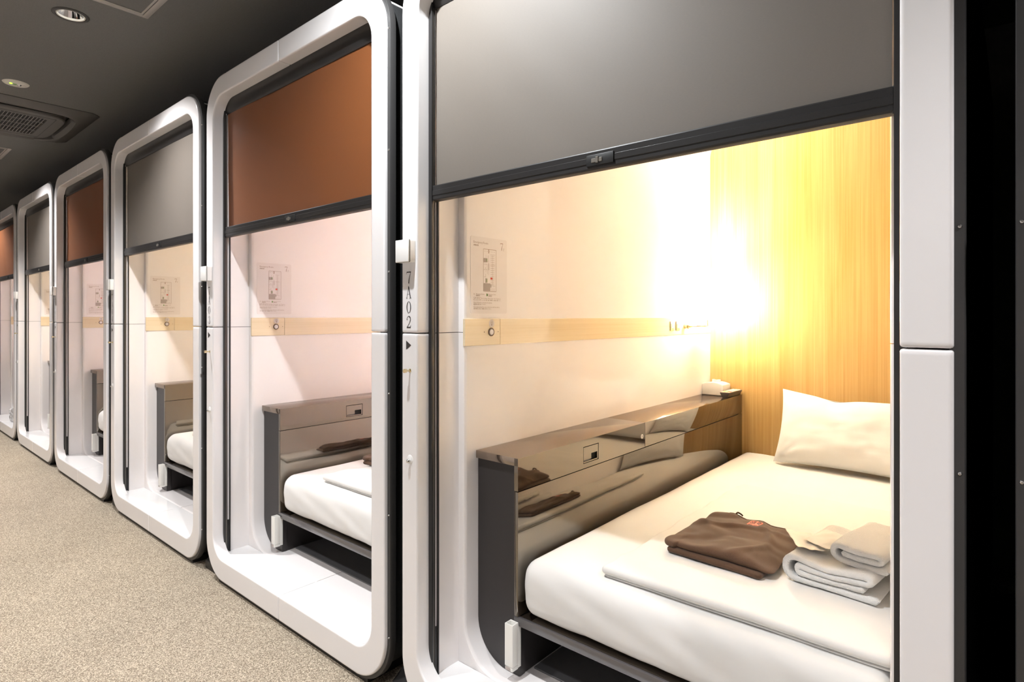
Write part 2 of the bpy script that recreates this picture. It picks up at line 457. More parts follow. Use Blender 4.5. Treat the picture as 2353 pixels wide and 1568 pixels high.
DL_R = 0.056
AC = (-5.35, -4.42, -0.87, 0.06)
def ceiling_mb():
    m = MB()
    def slab(x0, x1, y0, y1):
        m.box(x0, x1, y0, y1, CEIL, CEIL + 0.02)
    ax0, ax1, ay0, ay1 = AC[0]+0.03, AC[1]-0.03, AC[2]+0.03, AC[3]-0.03
    def band(p, q, ya, yb):
        x = p
        for dx, dy, *_ in sorted(DOWNLIGHTS):
            if not (p < dx < q and ya < dy < yb): continue
            slab(x, dx - 0.1, ya, yb)
            n = 32; ci = []; sq = []
            for i in range(n):
                t = 2*math.pi*(i+.5)/n; c_, s_ = math.cos(t), math.sin(t)
                ci.append((dx+DL_R*c_, dy+DL_R*s_)); k = 0.1/max(abs(c_), abs(s_)); sq.append((dx+k*c_, dy+k*s_))
            for i in range(n):
                j = (i+1) % n
                m.add([(*ci[i],CEIL),(*ci[j],CEIL),(*sq[j],CEIL),(*sq[i],CEIL)], [(0,1,2,3)])
            for cxs, cys in ((1,1),(1,-1),(-1,1),(-1,-1)):
                near = sorted(range(n), key=lambda i: (sq[i][0]-dx-cxs*.1)**2+(sq[i][1]-dy-cys*.1)**2)[:2]
                m.add([(*sq[near[0]],CEIL),(*sq[near[1]],CEIL),(dx+cxs*.1,dy+cys*.1,CEIL)], [(0,1,2)])
            x = dx + 0.1
        slab(x, q, ya, yb)
    slab(-12.5, 3.0, ay1, 2.3); slab(-12.5, 3.0, -1.15, ay0); slab(-12.5, 3.0, -1.75, -1.35)
    band(-12.5, 3.0, -1.35, -1.15)
    for (p, q) in ((-12.5, ax0), (ax1, 3.0)):
        slab(p, q, -0.30, ay1); slab(p, q, ay0, -0.50)
        band(p, q, -0.50, -0.30)
    m.box(-12.5, 3.0, -1.75, 2.3, 2.70, 2.74)      # structural slab above the void
    return m
struct('ceiling', ceiling_mb, 'ceiling_cloth', smooth=0)

# ------------------------------------------------------------------ ceiling fittings
DL_LAB = ['recessed chrome downlight beyond the right edge, above capsule 7A01',
          'recessed chrome downlight above the post between 7A02 and 7A03',
          'recessed chrome downlight in the dark ceiling near the square hatch frame',
          'recessed chrome downlight beyond the air conditioner, above capsule 7A05',
          'farthest recessed chrome downlight down the corridor ceiling',
          'recessed downlight of the second row, across the corridor from capsule 7A01',
          'recessed downlight of the second row, across the corridor from capsule 7A03',
          'recessed downlight of the second row, across the corridor from capsule 7A04',
          'recessed downlight of the second row, across the corridor from capsule 7A06']
for i, (x, y, w, cone, blend, col) in enumerate(DOWNLIGHTS):
    t = thing('downlight', DL_LAB[i], 'downlight', (x, y, CEIL), group='recessed downlights')
    part('trim_ring', 'dl_trim', lambda: MB().lathe([(DL_R-.004,-.001),(DL_R-.002,-.005),(DL_R+.006,-.005),(DL_R+.010,-.002),(DL_R+.010,.001)]), 'trim_dark', t)
    part('reflector_rim', 'dl_rim', lambda: MB().lathe([(DL_R-.010,.004),(DL_R-.009,-.003),(DL_R-.005,-.004),(DL_R-.003,.002)]), 'disc_white', t)
    part('reflector', 'dl_refl', lambda: MB().lathe([(DL_R-.006,.000),(DL_R-.010,.02),(.038,.05),(.026,.085)], n=20), 'reflector', t, smooth=12)
    part('light_source', 'dl_led', lambda: MB().lathe([(.0005,.0),(.027,.0)], c=(0,0,.084)), 'led_disc', t)
    L = bpy.data.lights.new('downlight_lamp', 'SPOT'); L.energy = w; L.color = col
    L.spot_size = R(cone); L.spot_blend = blend; L.shadow_soft_size = 0.05 if y < -0.8 else (0.02 if i == 1 else 0.04)
    lo = bpy.data.objects.new('downlight_lamp', L); C.objects.link(lo); lo.parent = t; lo.location = (0, 0, -0.012)

t = thing('emergency_light', 'round cream emergency light disc with green indicator in the ceiling', 'emergency light', (-4.17, -0.403, CEIL))
part('disc', 'em_disc', lambda: MB().lathe([(.0005,-.006),(.046,-.006),(.055,-.004),(.059,0),(.059,.002)]), 'disc_white', t)
part('indicator', 'em_led', lambda: MB().lathe([(.0005,-.011),(.005,-.010),(.007,-.006)], c=(.004,-.022,0)), 'led_green', t, label='green indicator lamp')
part('test_button', 'em_btn', lambda: MB().lathe([(.0005,-.010),(.007,-.009),(.009,-.006)], c=(.0,-.004,0)), 'ink_green', t)
part('lamp_lens', 'em_lens', lambda: MB().lathe([(.0005,-.012),(.008,-.010),(.011,-.006)], c=(-.002,.014,0)), 'chrome', t)
part('badge', 'em_badge', lambda: MB().lathe([(.0005,-.0065),(.009,-.0065),(.009,-.006)], c=(.003,.036,0)), 'ink_pale', t)

def hatch(label, x0, x1, y0, y1):
    t = thing('ceiling_hatch', label, 'hatch', ((x0+x1)/2, (y0+y1)/2, CEIL), group='square ceiling hatches')
    hx, hy, w = (x1-x0)/2, (y1-y0)/2, 0.024
    for nm, a in (('a', (-hx,hx,-hy,-hy+w)), ('b', (-hx,hx,hy-w,hy)), ('c', (-hx,-hx+w,-hy+w,hy-w)), ('d', (hx-w,hx,-hy+w,hy-w))):
        part('frame_bar', 'hatch_'+nm, lambda a=a: MB().box(*a, -.004, .002), 'ceil_metal', t, bevel=.0012)
    part('door_panel', 'hatch_door', lambda: MB().box(-hx+w+.003, hx-w-.003, -hy+w+.003, hy-w-.003, -.002, .004), 'ceiling_cloth', t)
    part('inner_bar', 'hatch_in', lambda: MB().box(-hx+w+.004, hx-w-.004, hy-w-.012, hy-w-.004, -.0045, .0).box(-hx+w+.004,-hx+w+.012,-hy+w+.004,hy-w-.012,-.0045,0)
         .box(hx-w-.012,hx-w-.004,-hy+w+.004,hy-w-.012,-.0045,0).box(-hx+w+.012,hx-w-.012,-hy+w+.004,-hy+w+.012,-.0045,0), 'ceil_metal', t)
hatch('aluminium framed square ceiling hatch near the chrome downlight', -2.83, -2.38, -0.626, -0.176)
hatch('aluminium framed square ceiling hatch beyond the air conditioner', -6.28, -5.83, -0.614, -0.164)

# ceiling cassette air conditioner
t = thing('air_conditioner', 'dark grey four-way ceiling cassette air conditioner with slatted grille', 'air conditioner', ((AC[0]+AC[1])/2, (AC[2]+AC[3])/2, CEIL))
A = 0.465
def ac_panel():
    """square outer panel with a rounded-square opening, sloping down to it"""
    m = MB(); n = 64; rows = []
    def sup(r, e, i):
        a = 2*math.pi*(i+.5)/n; c_, s_ = math.cos(a), math.sin(a)
        k = (abs(c_)**e+abs(s_)**e)**(-1/e); return (r*k*c_, r*k*s_)
    for r, e, z in ((A,60,.012),(A,60,-.004),(A-.012,60,-.010),(.40,7,-.030),(.385,6,-.032),(.375,6,-.028),(.372,6,.02)):
        rows.append([(*sup(r,e,i), z) for i in range(n)])
    return m.grid(rows, closed_v=True)
part('outer_panel', 'ac_panel', ac_panel, 'ac_grey', t)
def ac_core():
    m = MB(); n = 64; rows = []
    def sup(r, e, i):
        a = 2*math.pi*(i+.5)/n; c_, s_ = math.cos(a), math.sin(a)
        k = (abs(c_)**e+abs(s_)**e)**(-1/e); return (r*k*c_, r*k*s_)
    for r, e, z in ((.334,6,.02),(.331,6,-.030),(.325,6,-.036),(.235,40,-.037),(.233,40,-.034),(.232,40,-.005)):
        rows.append([(*sup(r,e,i), z) for i in range(n)])
    return m.grid(rows, closed_v=True)
part('centre_panel', 'ac_core', ac_core, 'ac_grey', t)
part('filter_backing', 'ac_back', lambda: MB().box(-.40,.40,-.40,.40,.016,.022).box(-.24,.24,-.24,.24,-.012,-.008), 'ac_dark', t)
gr = part('intake_grille', 'ac_grille', lambda: MB().box(-.118,-.116,-.233,.233,-.0372,-.030).box(-.001,.001,-.233,.233,-.0372,-.030).box(.116,.118,-.233,.233,-.0372,-.030), 'ac_slat', t)
for k in range(26):
    part('grille_slat', 'ac_slat', lambda: MB().box(-.233,.233,-.0013,.0013,-.0365,-.0320), 'ac_slat', gr, loc=(0, -.220 + k*.0176, 0))
def louver():
    rows = []
    for i in range(17):
        u = -0.27 + .54*i/16; b = 1-(u/.27)**2
        rows.append([(u, .350, .006), (u, .356, -.020-.006*b), (u, .372+.010*b, -.036-.006*b), (u, .374+.010*b, -.033-.006*b), (u, .359, -.016), (u, .354, .006)])
    return MB().grid(rows, closed_v=True)
for k in range(4):
    part('louver', 'ac_louver', louver, 'ac_grey', t, rot=(0, 0, R(90*k)))
part('centre_seam', 'ac_seam', lambda: MB().box(-.27,.27,.2705,.272,-.0375,-.034).box(-.27,.27,-.272,-.2705,-.0375,-.034).box(.2705,.272,-.27,.27,-.0375,-.034).box(-.272,-.2705,-.27,.27,-.0375,-.034), 'ac_dark', t)
part('maker_badge', 'ac_badge', lambda: MB().box(.244,.256,-.16,-.12,-.0378,-.0365), 'ac_grey', t)

# ================================================================== THE CAPSULES
HO, HI = PW/2, PW/2 - TS
RO, RI = 0.15, 0.09
SEAM = 0.0012
def frame_segment(side, top):
    xc = PW/2; zo, zi = (ZT, ZI) if top else (ZB, ZF); sg = -1 if top else 1   # sg: direction from zo towards the middle
    st = []
    def hor(s_, t_): return ((s_, zo), (s_ if t_ < 1e-6 else SEAM + (HI-RI-SEAM)*t_, zi))
    for d in (0, .0012, .0035, .009):
        st.append((((SEAM+d), zo), ((SEAM+d), zi)))
    for k in range(1, 5):
        u = k/4
        st.append(((SEAM+.009+(HO-RO-SEAM-.009)*u, zo), (SEAM+.009+(HI-RI-SEAM-.009)*u, zi)))
    for k in range(1, 17):
        a = R(90*k/16); sn, cs = math.sin(a), math.cos(a)
        st.append(((HO-RO+RO*sn, zo+sg*(RO-RO*cs)), (HI-RI+RI*sn, zi+sg*(RI-RI*cs))))
    ze = ZS + SEAM if top else ZS - SEAM
    for k in range(1, 5):
        u = k/4
        st.append(((HO, (zo+sg*RO)+(ze-sg*.009-(zo+sg*RO))*u), (HI, (zi+sg*RI)+(ze-sg*.009-(zi+sg*RI))*u)))
    for d in (.0035, .0012, 0):
        st.append(((HO, ze-sg*d), (HI, ze-sg*d)))
    ins = [.0035, .0010, 0] + [0]*(len(st)-6) + [0, .0010, .0035]
    rows = []
    for ((ox, oz), (ix, iz)), i in zip(st, ins):
        dx, dz = ix-ox, iz-oz; L = math.hypot(dx, dz); ex, ez = dx/L, dz/L
        pr = [(i,.034),(i,.008),(i,.004+i),(.0012+i,.0012+i),(.004+i,i),(.007+i,i),(L-.007-i,i),(L-.004-i,i),(L-.0012-i,.0012+i),(L-i,.004+i),(L-i,.008),(L-i,.046),]
        rows.append([(xc+side*(ox+ex*d), y, oz+ez*d) for d, y in pr])
    m = MB().grid(rows, closed_v=True)
    n = len(rows); k = len(rows[0])
    m.f.append(tuple(range(k))); m.f.append(tuple((n-1)*k+j for j in range(k)))
    return m
def flange(side):
    st = []; xc = PW/2
    def pt(zo, sg, a): 
        return (HO-RO, zo+sg*RO), (math.sin(a), -sg*math.cos(a))
    path = [((HO-RO-.012, ZB), (0,-1)), ((HO-RO, ZB), (0,-1))]
    for k in range(1, 17):
        a = R(90*k/16); path.append(((HO-RO+RO*math.sin(a), ZB+RO-RO*math.cos(a)), (math.sin(a), -math.cos(a))))
    for k in range(0, 17):
        a = R(90*k/16); path.append(((HO-RO+RO*math.cos(a), ZT-RO+RO*math.sin(a)), (math.cos(a), math.sin(a))))
    path.append(((HO-RO-.012, ZT), (0,1)))
    rows = []
    for (x, z), (nx, nz2) in path:
        rows.append([(xc+side*(x+nx*d), y, z+nz2*d) for d, y in ((-.006,.011),(.012,.011),(.0132,.0125),(.0132,.032),(-.006,.032))])
    m = MB().grid(rows, closed_v=True); n = len(rows)
    m.f.append(tuple(range(5))); m.f.append(tuple((n-1)*5+j for j in range(5)))
    return m
def outline(r_in, y, n=12):
    x0, x1, z0, z1 = r_in, PW-r_in, ZB+r_in, ZT-r_in; r = RO-r_in; p = []
    for cx_, cz_, a0 in ((x1-r,z0+r,-90),(x1-r,z1-r,0),(x0+r,z1-r,90),(x0+r,z0+r,180)):
        for k in range(n+1):
            a = R(a0+90*k/n); p.append((cx_+r*math.cos(a), y, cz_+r*math.sin(a)))
    return p
def skin_mb():
    m = MB().grid([outline(.004,.030), outline(.004,.26), outline(.008,.262), outline(.008,.27), outline(.004,.272), outline(.004,2.03), outline(.03,2.03), outline(.03,.05)], closed_v=True)
    p = outline(.03, 2.02); m.add(p, [tuple(range(len(p)))])
    return m
XL = 0.10
def shell_segment(side, top):
    """rear half-shell of the cabin: floor or ceiling half, cove and wall in one moulding"""
    xc = PW/2; hw = PW/2 - XL; r = 0.12; z0 = 2.085 if top else ZF; sg = -1 if top else 1
    ze = ZS + .0008 if top else ZS - .0008
    path = [((SEAM, z0), (0,-sg)), ((hw-r-.006, z0), (0,-sg)), ((hw-r, z0), (0,-sg))]
    for k in range(1, 15):
        a = R(90*k/14); path.append(((hw-r+r*math.sin(a), z0+sg*(r-r*math.cos(a))), (math.sin(a), -sg*math.cos(a))))
    path.append(((hw, z0+sg*(r+.006)), (1, 0))); path.append(((hw, ze), (1, 0)))
    rows = []
    for (x, z), (nx, nz2) in path:
        k = max(abs(nx), abs(nz2)); fl = .027 if (abs(nx) < 1e-6 or abs(nz2) < 1e-6) else (r+.027)/k - r
        rows.append([(xc+side*(x+nx*d), y, z+nz2*d) for d, y in ((fl,.1515),(.013,.1515),(.009,.1515),(.003,.153),(0,.159),(0,.164),(0,YBACK),(fl,YBACK))])
    m = MB().grid(rows, closed_v=True); n = len(rows)
    m.f.append(tuple(range(8))); m.f.append(tuple((n-1)*8+j for j in range(8)))
    return m

def make_pod(i, num, blind, bz, full, label):
    T = thing('sleeping_capsule', label, 'capsule', (X0 - i*PITCH, 0, 0), group='white capsules in a row along the corridor')
    for sd in (-1, 1):
        for tp in (False, True):
            part('frame_segment', ('frame', sd, tp), lambda: frame_segment(sd, tp), 'white_frp', T, smooth=50)
            part('shell_panel', ('shell', sd, tp), lambda: shell_segment(sd, tp), 'white_wall', T, smooth=30)
            xa, xb = (.050, .075) if sd < 0 else (PW-.075, PW-.050)
            za, zb = (ZS+.0008, 2.09) if tp else (ZF-.02, ZS-.0008)
            part('entry_wall', ('entry', sd, tp), lambda: MB().box(xa, xb, .044, .153, za, zb), 'white_wall', T, bevel=.0008, segs=1)
            xa, xb = (.050, PW/2-SEAM) if sd < 0 else (PW/2+SEAM, PW-.050)
            part('entry_ceiling' if tp else 'entry_floor', ('entryf', sd, tp), lambda: MB().box(xa, xb, .040 if tp else .0135, .1505, 2.08 if tp else ZF-.02, 2.10 if tp else ZF+.0002), 'white_wall' if tp else 'white_floor', T, bevel=.0005, segs=1)
        fl = part('edge_flange', ('flange', sd), lambda: flange(sd), 'black_flange', T, smooth=40)
        xs = -.0065 if sd < 0 else PW + .0065
        for z in (.178, .54, .90, 1.26, 1.62, 1.98):
            part('screw', 'screw', lambda: MB().lathe([(.0005,-.0022),(.0022,-.0018),(.0034,0),(.0034,.001)], axis='y', n=10), 'screw_steel', fl, loc=(xs, .011, z))
        for z, s_ in ((ZB-.0065, 1), (ZT+.0065, -1)):
            part('screw', 'screw', None, 'screw_steel', fl, loc=(PW/2+sd*(HO-RO-.006), .011, z))
    part('outer_skin', 'skin', skin_mb, 'black_skin', T, smooth=40)
    part('plinth', 'plinth', lambda: MB().box(.10, PW-.10, .012, 1.9, 0, ZB+.004), 'black_base', T)
    part('back_panel', 'back', lambda: MB().box(.085, PW-.085, YBACK, YBACK+.02, ZF-.01, 2.09), 'wood_yellow', T)
    part('underbed_tray', 'tray', lambda: MB().box(.268, PW-.104, .267, YBACK-.004, ZF-.001, ZF+.005), 'tray_dark', T, bevel=.001, segs=1)
    # light wood strip along the left wall
    part('wall_strip', 'strip', lambda: MB().box(.096, .1025, .3055, YBACK, 1.040, 1.1205), 'wood_pale', T, bevel=.0006, segs=1)
    # blind
    for sd in (-1, 1):
        def rail():
            m = MB()
            def b(a, c, d, e): m.box(a, c, d, e, ZF, 2.03) if sd < 0 else m.box(PW-c, PW-a, d, e, ZF, 2.03)
            b(.060, .0790, .0425, .0505); b(.060, .0745, .0505, .0540); b(.060, .0795, .0540, .0565); b(.060, .0735, .0565, .0640); b(.060, .0815, .0640, .0690)
            return m
        rl = part('blind_rail', ('rail', sd), rail, 'blind_black', T, bevel=.0006, segs=1)
        def strip():
            a, c = (.0745, .0775) if sd < 0 else (PW-.0775, PW-.0745)
            return MB().box(a, c, .0507, .0538, ZF+.004, 2.0)
        part('rail_strip', ('railstrip', sd), strip, 'rail_grey', rl)
        def stop():
            a, c = (.0735, .0790) if sd < 0 else (PW-.0790, PW-.0735)
            return MB().box(a, c, .0566, .0638, ZF+.004, .245)
        part('rail_stop', ('railstop', sd), stop, 'blind_black', rl, bevel=.0008)
    def cassette():
        m = MB(); pr = [(.047,2.085),(.047,2.045),(.050,2.010),(.056,2.001),(.066,2.000),(.12,2.004),(.12,2.085)]
        rows = [[(x, y, z) for y, z in pr] for x in (.066, PW-.066)]
        m.grid(rows, closed_v=True); m.f.append(tuple(range(7))); m.f.append(tuple(range(7,14)))
        return m
    part('blind_cassette', 'cassette', cassette, 'blind_black', T, smooth=40)
    def cloth():
        rows = []
        for a in range(41):
            x = .0835 + (PW-.167)*a/40; row = []
            for b in range(31):
                z = bz + (2.02-bz)*b/30
                ed = min(a, 40-a)
                dx = 0.0012*nz_(z*14, 3.0+i) if ed == 0 else 0
                y = .0585 + .0032*nz_(x*3.2+i*5, z*2.2, 1.0) + .0015*nz_(x*7+z*5, z*4, 2.0+i)
                row.append((x+dx, y, z))
            rows.append(row)
        m = MB().grid(rows)
        m.grid([[(p[0], p[1]+.0008, p[2]) for p in r_] for r_ in rows], flip=True)
        return m
    part('blind_cloth', ('cloth', i), cloth, blind, T, smooth=80, label=('grey' if 'grey' in blind else 'rust orange') + ' woven blind cloth')
    def bar():
        pr = [(.0545,.046),(.0470,.0445),(.0455,.042),(.0455,.030),(.0440,.029),(.0440,.0165),(.0455,.0155),(.0455,.006),(.0475,.0025),(.0525,.001),(.0600,0),(.0640,.004),(.0640,.046)]
        rows = [[(x, y, z) for y, z in pr] for x in (.0800, PW-.0800)]
        m = MB().grid(rows, closed_v=True); k = len(pr); m.f.append(tuple(range(k))); m.f.append(tuple(range(k,2*k)))
        return m
    br = part('bottom_bar', 'bar', bar, 'blind_black', T, loc=(0, 0, bz-.044), smooth=20)
    for sd in (-1, 1):
        part('end_cap', ('barcap', sd), lambda: MB().box(.0735,.0815,.046,.063,.0,.045) if sd < 0 else MB().box(PW-.0815,PW-.0735,.046,.063,0,.045), 'blind_black', br, bevel=.001)
    part('latch', 'latch', lambda: MB().box(.598,.668,.0415,.046,.010,.035), 'blind_groove', br, bevel=.0015)
    part('latch_slide', 'latchs', lambda: MB().box(.612,.640,.0400,.0425,.017,.026).box(.624,.631,.0385,.0425,.015,.029), 'rail_grey', br, bevel=.0006, segs=1)
    # number, arrow, card reader and coat pegs on the left post
    part('number', ('num', num), lambda: number_mb(num, .031, 1.2545, .0335, .0083, 1.02), 'ink', T, loc=(0, -.0006, 0), label='black vertical lettering ' + num, smooth=0)
    part('arrow_mark', 'arrow', lambda: MB().add([(.0195,0,1.060),(.042,0,1.047),(.0195,0,1.034)], [(0,1,2)]), 'ink', T, loc=(0, -.0006, 0), smooth=0)
    rd = part('card_reader', 'reader', lambda: MB().box(.004,.0605,-.0205,.0,1.279,1.341), 'reader_white', T, bevel=.0022, segs=3)
    part('reader_seam', 'reader_s', lambda: MB().box(.0034,.0612,-.0222,-.0200,1.2784,1.3417), 'reader_seam', rd, bevel=.0012)
    part('reader_face', 'reader_f', lambda: MB().box(.0030,.0600,-.0262,-.0216,1.2792,1.3418), 'reader_white', rd, bevel=.0022, segs=3)
    part('coat_peg', 'peg1', lambda: MB().cyl((.036,.001,.976),(.036,-.014,.976),.0028,n=12).cyl((.036,-.013,.976),(.036,-.022,.976),.0058,n=16).cyl((.036,.001,.976),(.036,-.0015,.976),.0055,n=16), 'brass', T, bevel=.0006, segs=1)
    part('coat_peg', 'peg2', lambda: MB().lathe([(.0005,-.0125),(.004,-.0115),(.0058,-.008),(.0042,-.0045),(.0030,-.003),(.0030,0)], c=(.0365,0,.722), axis='y', n=16), 'chrome', T)
    part('peg_base', 'pegb', lambda: MB().lathe([(.0005,-.0012),(.011,-.0012),(.013,0)], c=(.0365,0,.726), axis='y', n=24), 'reader_white', T)
    return T

PODS = [
    (0, '7A02', 'blind_grey', 1.497, 'white capsule numbered 7A02, nearest, wide open with grey blind and warm wood back wall'),
    (1, '7A03', 'blind_orange', 1.512, 'white capsule numbered 7A03 with rust orange blind and pinkish interior'),
    (2, '7A04', 'blind_grey', 1.520, 'white capsule numbered 7A04, third along, grey blind and peach interior'),
    (3, '7A05', 'blind_orange', 1.524, 'white capsule numbered 7A05, fourth along, with rust orange blind'),
    (4, '7A06', 'blind_grey', 1.530, 'white capsule numbered 7A06, fifth along, grey blind with a pool of light'),
    (5, '7A07', 'blind_orange', 1.524, 'farthest white capsule cut by the left edge of the picture, orange blind'),
    (-1, '7A01', 'blind_grey', 1.497, 'capsule at the right edge of which only the black side shows'),
]
for i, num, bl, bz, lab in PODS:
    make_pod(i, num, bl, bz, True, lab)

# black filler boards closing the foot of each gap between two capsules
for k in range(-1, 5):
    o = part('gap_filler', 'gapf', lambda: MB().add(
        [(-.088,.030,0),(.010,.030,0),(.010,.030,.035),(-.088,.030,.035),(-.088,.09,.075),(.010,.09,.075),(-.088,1.8,.075),(.010,1.8,.075),(-.088,1.8,0),(.010,1.8,0)],
        [(0,1,2,3),(3,2,5,4),(4,5,7,6),(6,7,9,8),(0,3,4,6,8),(1,9,7,5,2),(0,8,9,1)]), 'black_base', None, loc=(X0 - k*PITCH + .0 , 0, 0), bevel=.004)
    nm = ['7A01 and 7A02', '7A02 and 7A03', '7A03 and 7A04', '7A04 and 7A05', '7A05 and 7A06', '7A06 and 7A07'][k+1]
    tag(o, 'black filler board at the carpet in the gap between ' + nm, 'filler board', 'filler boards between capsules')

# ================================================================== FURNISHINGS OF A CAPSULE
CX = 0.266      # front of the bedside cabinet
def cab_end():
    """cabinet end panel, its lower left corner cut to the cove of the shell"""
    r = 0.12; p = [(XL+.001, .704), (CX-.016, .704), (CX-.016, ZF+.001)]
    p += [(XL+r, ZF+.001)]
    for k in range(1, 13):
        a = R(90*k/12); p.append((XL+.001+r-r*math.sin(a), ZF+.001+r-r*math.cos(a)))
    n = len(p)
    m = MB().add([(x, .2085, z) for x, z in p] + [(x, .2265, z) for x, z in p],
                 [tuple(range(n)), tuple(reversed(range(n, 2*n)))] + [(k, (k+1) % n, n+(k+1) % n, n+k) for k in range(n)])
    return m
def make_cabinet(off, label):
    t = thing('bedside_cabinet', label, 'cabinet', (off, 0, 0), group='dark glossy cabinets along the beds')
    part('end_panel', 'cab_end', cab_end, 'cab_matt', t, smooth=0)
    part('body', 'cab_body', lambda: MB().box(.222, CX-.017, .2265, YBACK-.003, .262, .706).box(XL+.002, .222, .2265, YBACK-.003, .26, .706), 'cab_matt', t)
    part('toe_panel', 'cab_toe', lambda: MB().box(.236, CX-.004, .232, YBACK-.003, ZF+.002, .2555), 'cab_matt', t)
    part('toe_stile', 'cab_stile', lambda: MB().box(CX-.0155, CX-.001, .2075, .231, ZF+.002, .2555), 'cab_matt', t, bevel=.0008, segs=1)
    part('top_board', 'cab_top1', lambda: MB().box(XL+.001, CX-.0005, .1985, .9405, .7045, .7270), 'cab_top', t, bevel=.0009)
    part('top_board', 'cab_top2', lambda: MB().box(XL+.001, CX-.0005, .9430, YBACK-.002, .7045, .7270), 'cab_top', t, bevel=.0009)
    d1 = part('drawer_front', 'cab_d1', lambda: MB().box(CX-.014, CX, .1985, .526, .6345, .7268).box(CX-.014, CX, .618, .9405, .6345, .7268).box(CX-.014, CX, .526, .618, .704, .7268).box(CX-.014, CX, .526, .618, .6345, .6495), 'cab_gloss', t)
    d2 = part('drawer_front', 'cab_d2', lambda: MB().box(CX-.014, CX, .9430, YBACK-.002, .6345, .7268), 'cab_gloss', t, bevel=.0007)
    part('lower_panel', 'cab_lp', lambda: MB().box(CX-.014, CX, .1985, YBACK-.002, .2815, .6320), 'cab_gloss', t, bevel=.0007)
    # recessed square pull
    hd = part('pull_plate', 'cab_pull', lambda: MB().box(CX-.010, CX-.0006, .5285, .6155, .677, .7015).box(CX-.010, CX-.0006, .5285, .574, .660, .677).box(CX-.010, CX-.0006, .610, .6155, .6515, .677)
              .box(CX-.010, CX-.0006, .5285, .6155, .6515, .655), 'cab_gloss', d1, label='square recessed pull plate')
    part('pull_recess', 'cab_rec', lambda: MB().box(CX-.020, CX-.012, .526, .618, .6495, .704), 'void_black', d1)
    part('pull_lip', 'cab_lip', lambda: MB().box(CX-.012, CX-.004, .531, .574, .655, .660), 'board_edge', d1)
    lk = part('lock', 'cab_lock', lambda: MB().lathe([(.0085,0),(.0085,.0012),(.0062,.0016),(.0060,.0006),(.0005,.0006)], c=(CX, .918, .678), axis='x', n=24), 'plastic_white', d1, label='round white keyhole')
    part('keyhole', 'cab_key', lambda: MB().box(CX+.0006, CX+.0012, .917, .919, .674, .682), 'ink_brown', lk)
    return t
def make_bed_base(off, label):
    t = thing('bed_base', label, 'bed base', (off, 0, 0), group='dark bed boards')
    part('board', 'bb_board', lambda: MB().box(CX+.001, PW-XL-.003, .2085, YBACK-.003, .2570, .2805), 'cab_gloss', t)
    part('front_edge', 'bb_edge', lambda: MB().box(CX-.015, PW-XL-.003, .1985, .2080, .2565, .2808), 'board_edge', t, bevel=.0012)
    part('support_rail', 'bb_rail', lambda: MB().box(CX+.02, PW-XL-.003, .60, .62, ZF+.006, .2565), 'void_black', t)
    return t
MT = 0.445
def mattress_mb():
    def fn(x, y, z):
        f = (z-.2812)/(MT-.2812)
        # bellied sides, tucked under at the bottom, small puckers along the front
        dy = -.008*math.sin(math.pi*min(max(f,0),1)) if y < .5 else 0
        e = max(0, 1-abs(y-.205)/.10)
        dy += e*(.0045*nz_(x*9+z*22, z*9, 6) + .0020*nz_(x*26, z*7) + .0012*nz_(x*60, z*12, 4)) * (1 if f < .95 else .4)
        dx = -.005*math.sin(math.pi*min(max(f,0),1)) if x < .34 else 0
        dz = (.003*nz_(x*4, y*3.2, 7) + .0012*nz_(x*14, y*9, 3)) * max(0, f-.5)*2
        if f < .3 and y < .3: dz += .004*nz_(x*9, 2.2)*(1-f/.3) + .004*(1-f/.3)
        return (x+dx, y+dy, z+dz)
    return rbox(.279, PW-XL-.004, .206, YBACK-.004, .2812, MT, .035, .035, .042, 60, 70, 8, fn)
def make_mattress(off, label):
    o = part('mattress', 'mattress', mattress_mb, 'sheet', None, loc=(off, 0, 0), smooth=60, weld=1e-5)
    return tag(o, label, 'mattress', 'mattresses with white fitted sheets')

DT = 0.474
def duvet_layer(x0, x1, y0, y1, z0, z1, ph):
    def fn(x, y, z):
        g = (z-z0)/(z1-z0)
        dz = (.0030*nz_(x*3+ph, y*3) + .0030*nz_(x*7+y*3, y*10+ph) + .0012*nz_(x*22, y*16, ph)) * g
        ex = max(0, 1-(x-x0)/.16); dz += ex*.006*nz_(x*6, y*13, ph+2)*g
        dx = ex*(.006*nz_(y*6, ph) + .003*nz_(y*18, ph)); ey = max(0, 1-(y-y0)/.12)
        dy = ey*(.004*nz_(x*5, ph+1) + .0015*nz_(x*16, ph))
        # far end slopes down and out into the sheet
        eb = max(0, 1-(y1-y)/.18); dz -= eb*eb*.012*g
        return (x+dx, y+dy, z+dz)
    return rbox(x0, x1, y0, y1, z0, z1, .014, .014, .010, 46, 70, 2, fn)
def make_duvet(off, label):
    t = thing('folded_duvet', label, 'duvet', (off, 0, 0), group='white duvets folded on the beds')
    part('lower_fold', 'dv1', lambda: duvet_layer(.508, PW-XL-.006, .262, 1.31, MT-.001, .4530, 1.0), 'duvet', t, smooth=60, weld=1e-5)
    part('upper_fold', 'dv2', lambda: duvet_layer(.505, PW-XL-.006, .254, 1.30, .4525, DT, 4.0), 'duvet', t, smooth=60, weld=1e-5)
    return t

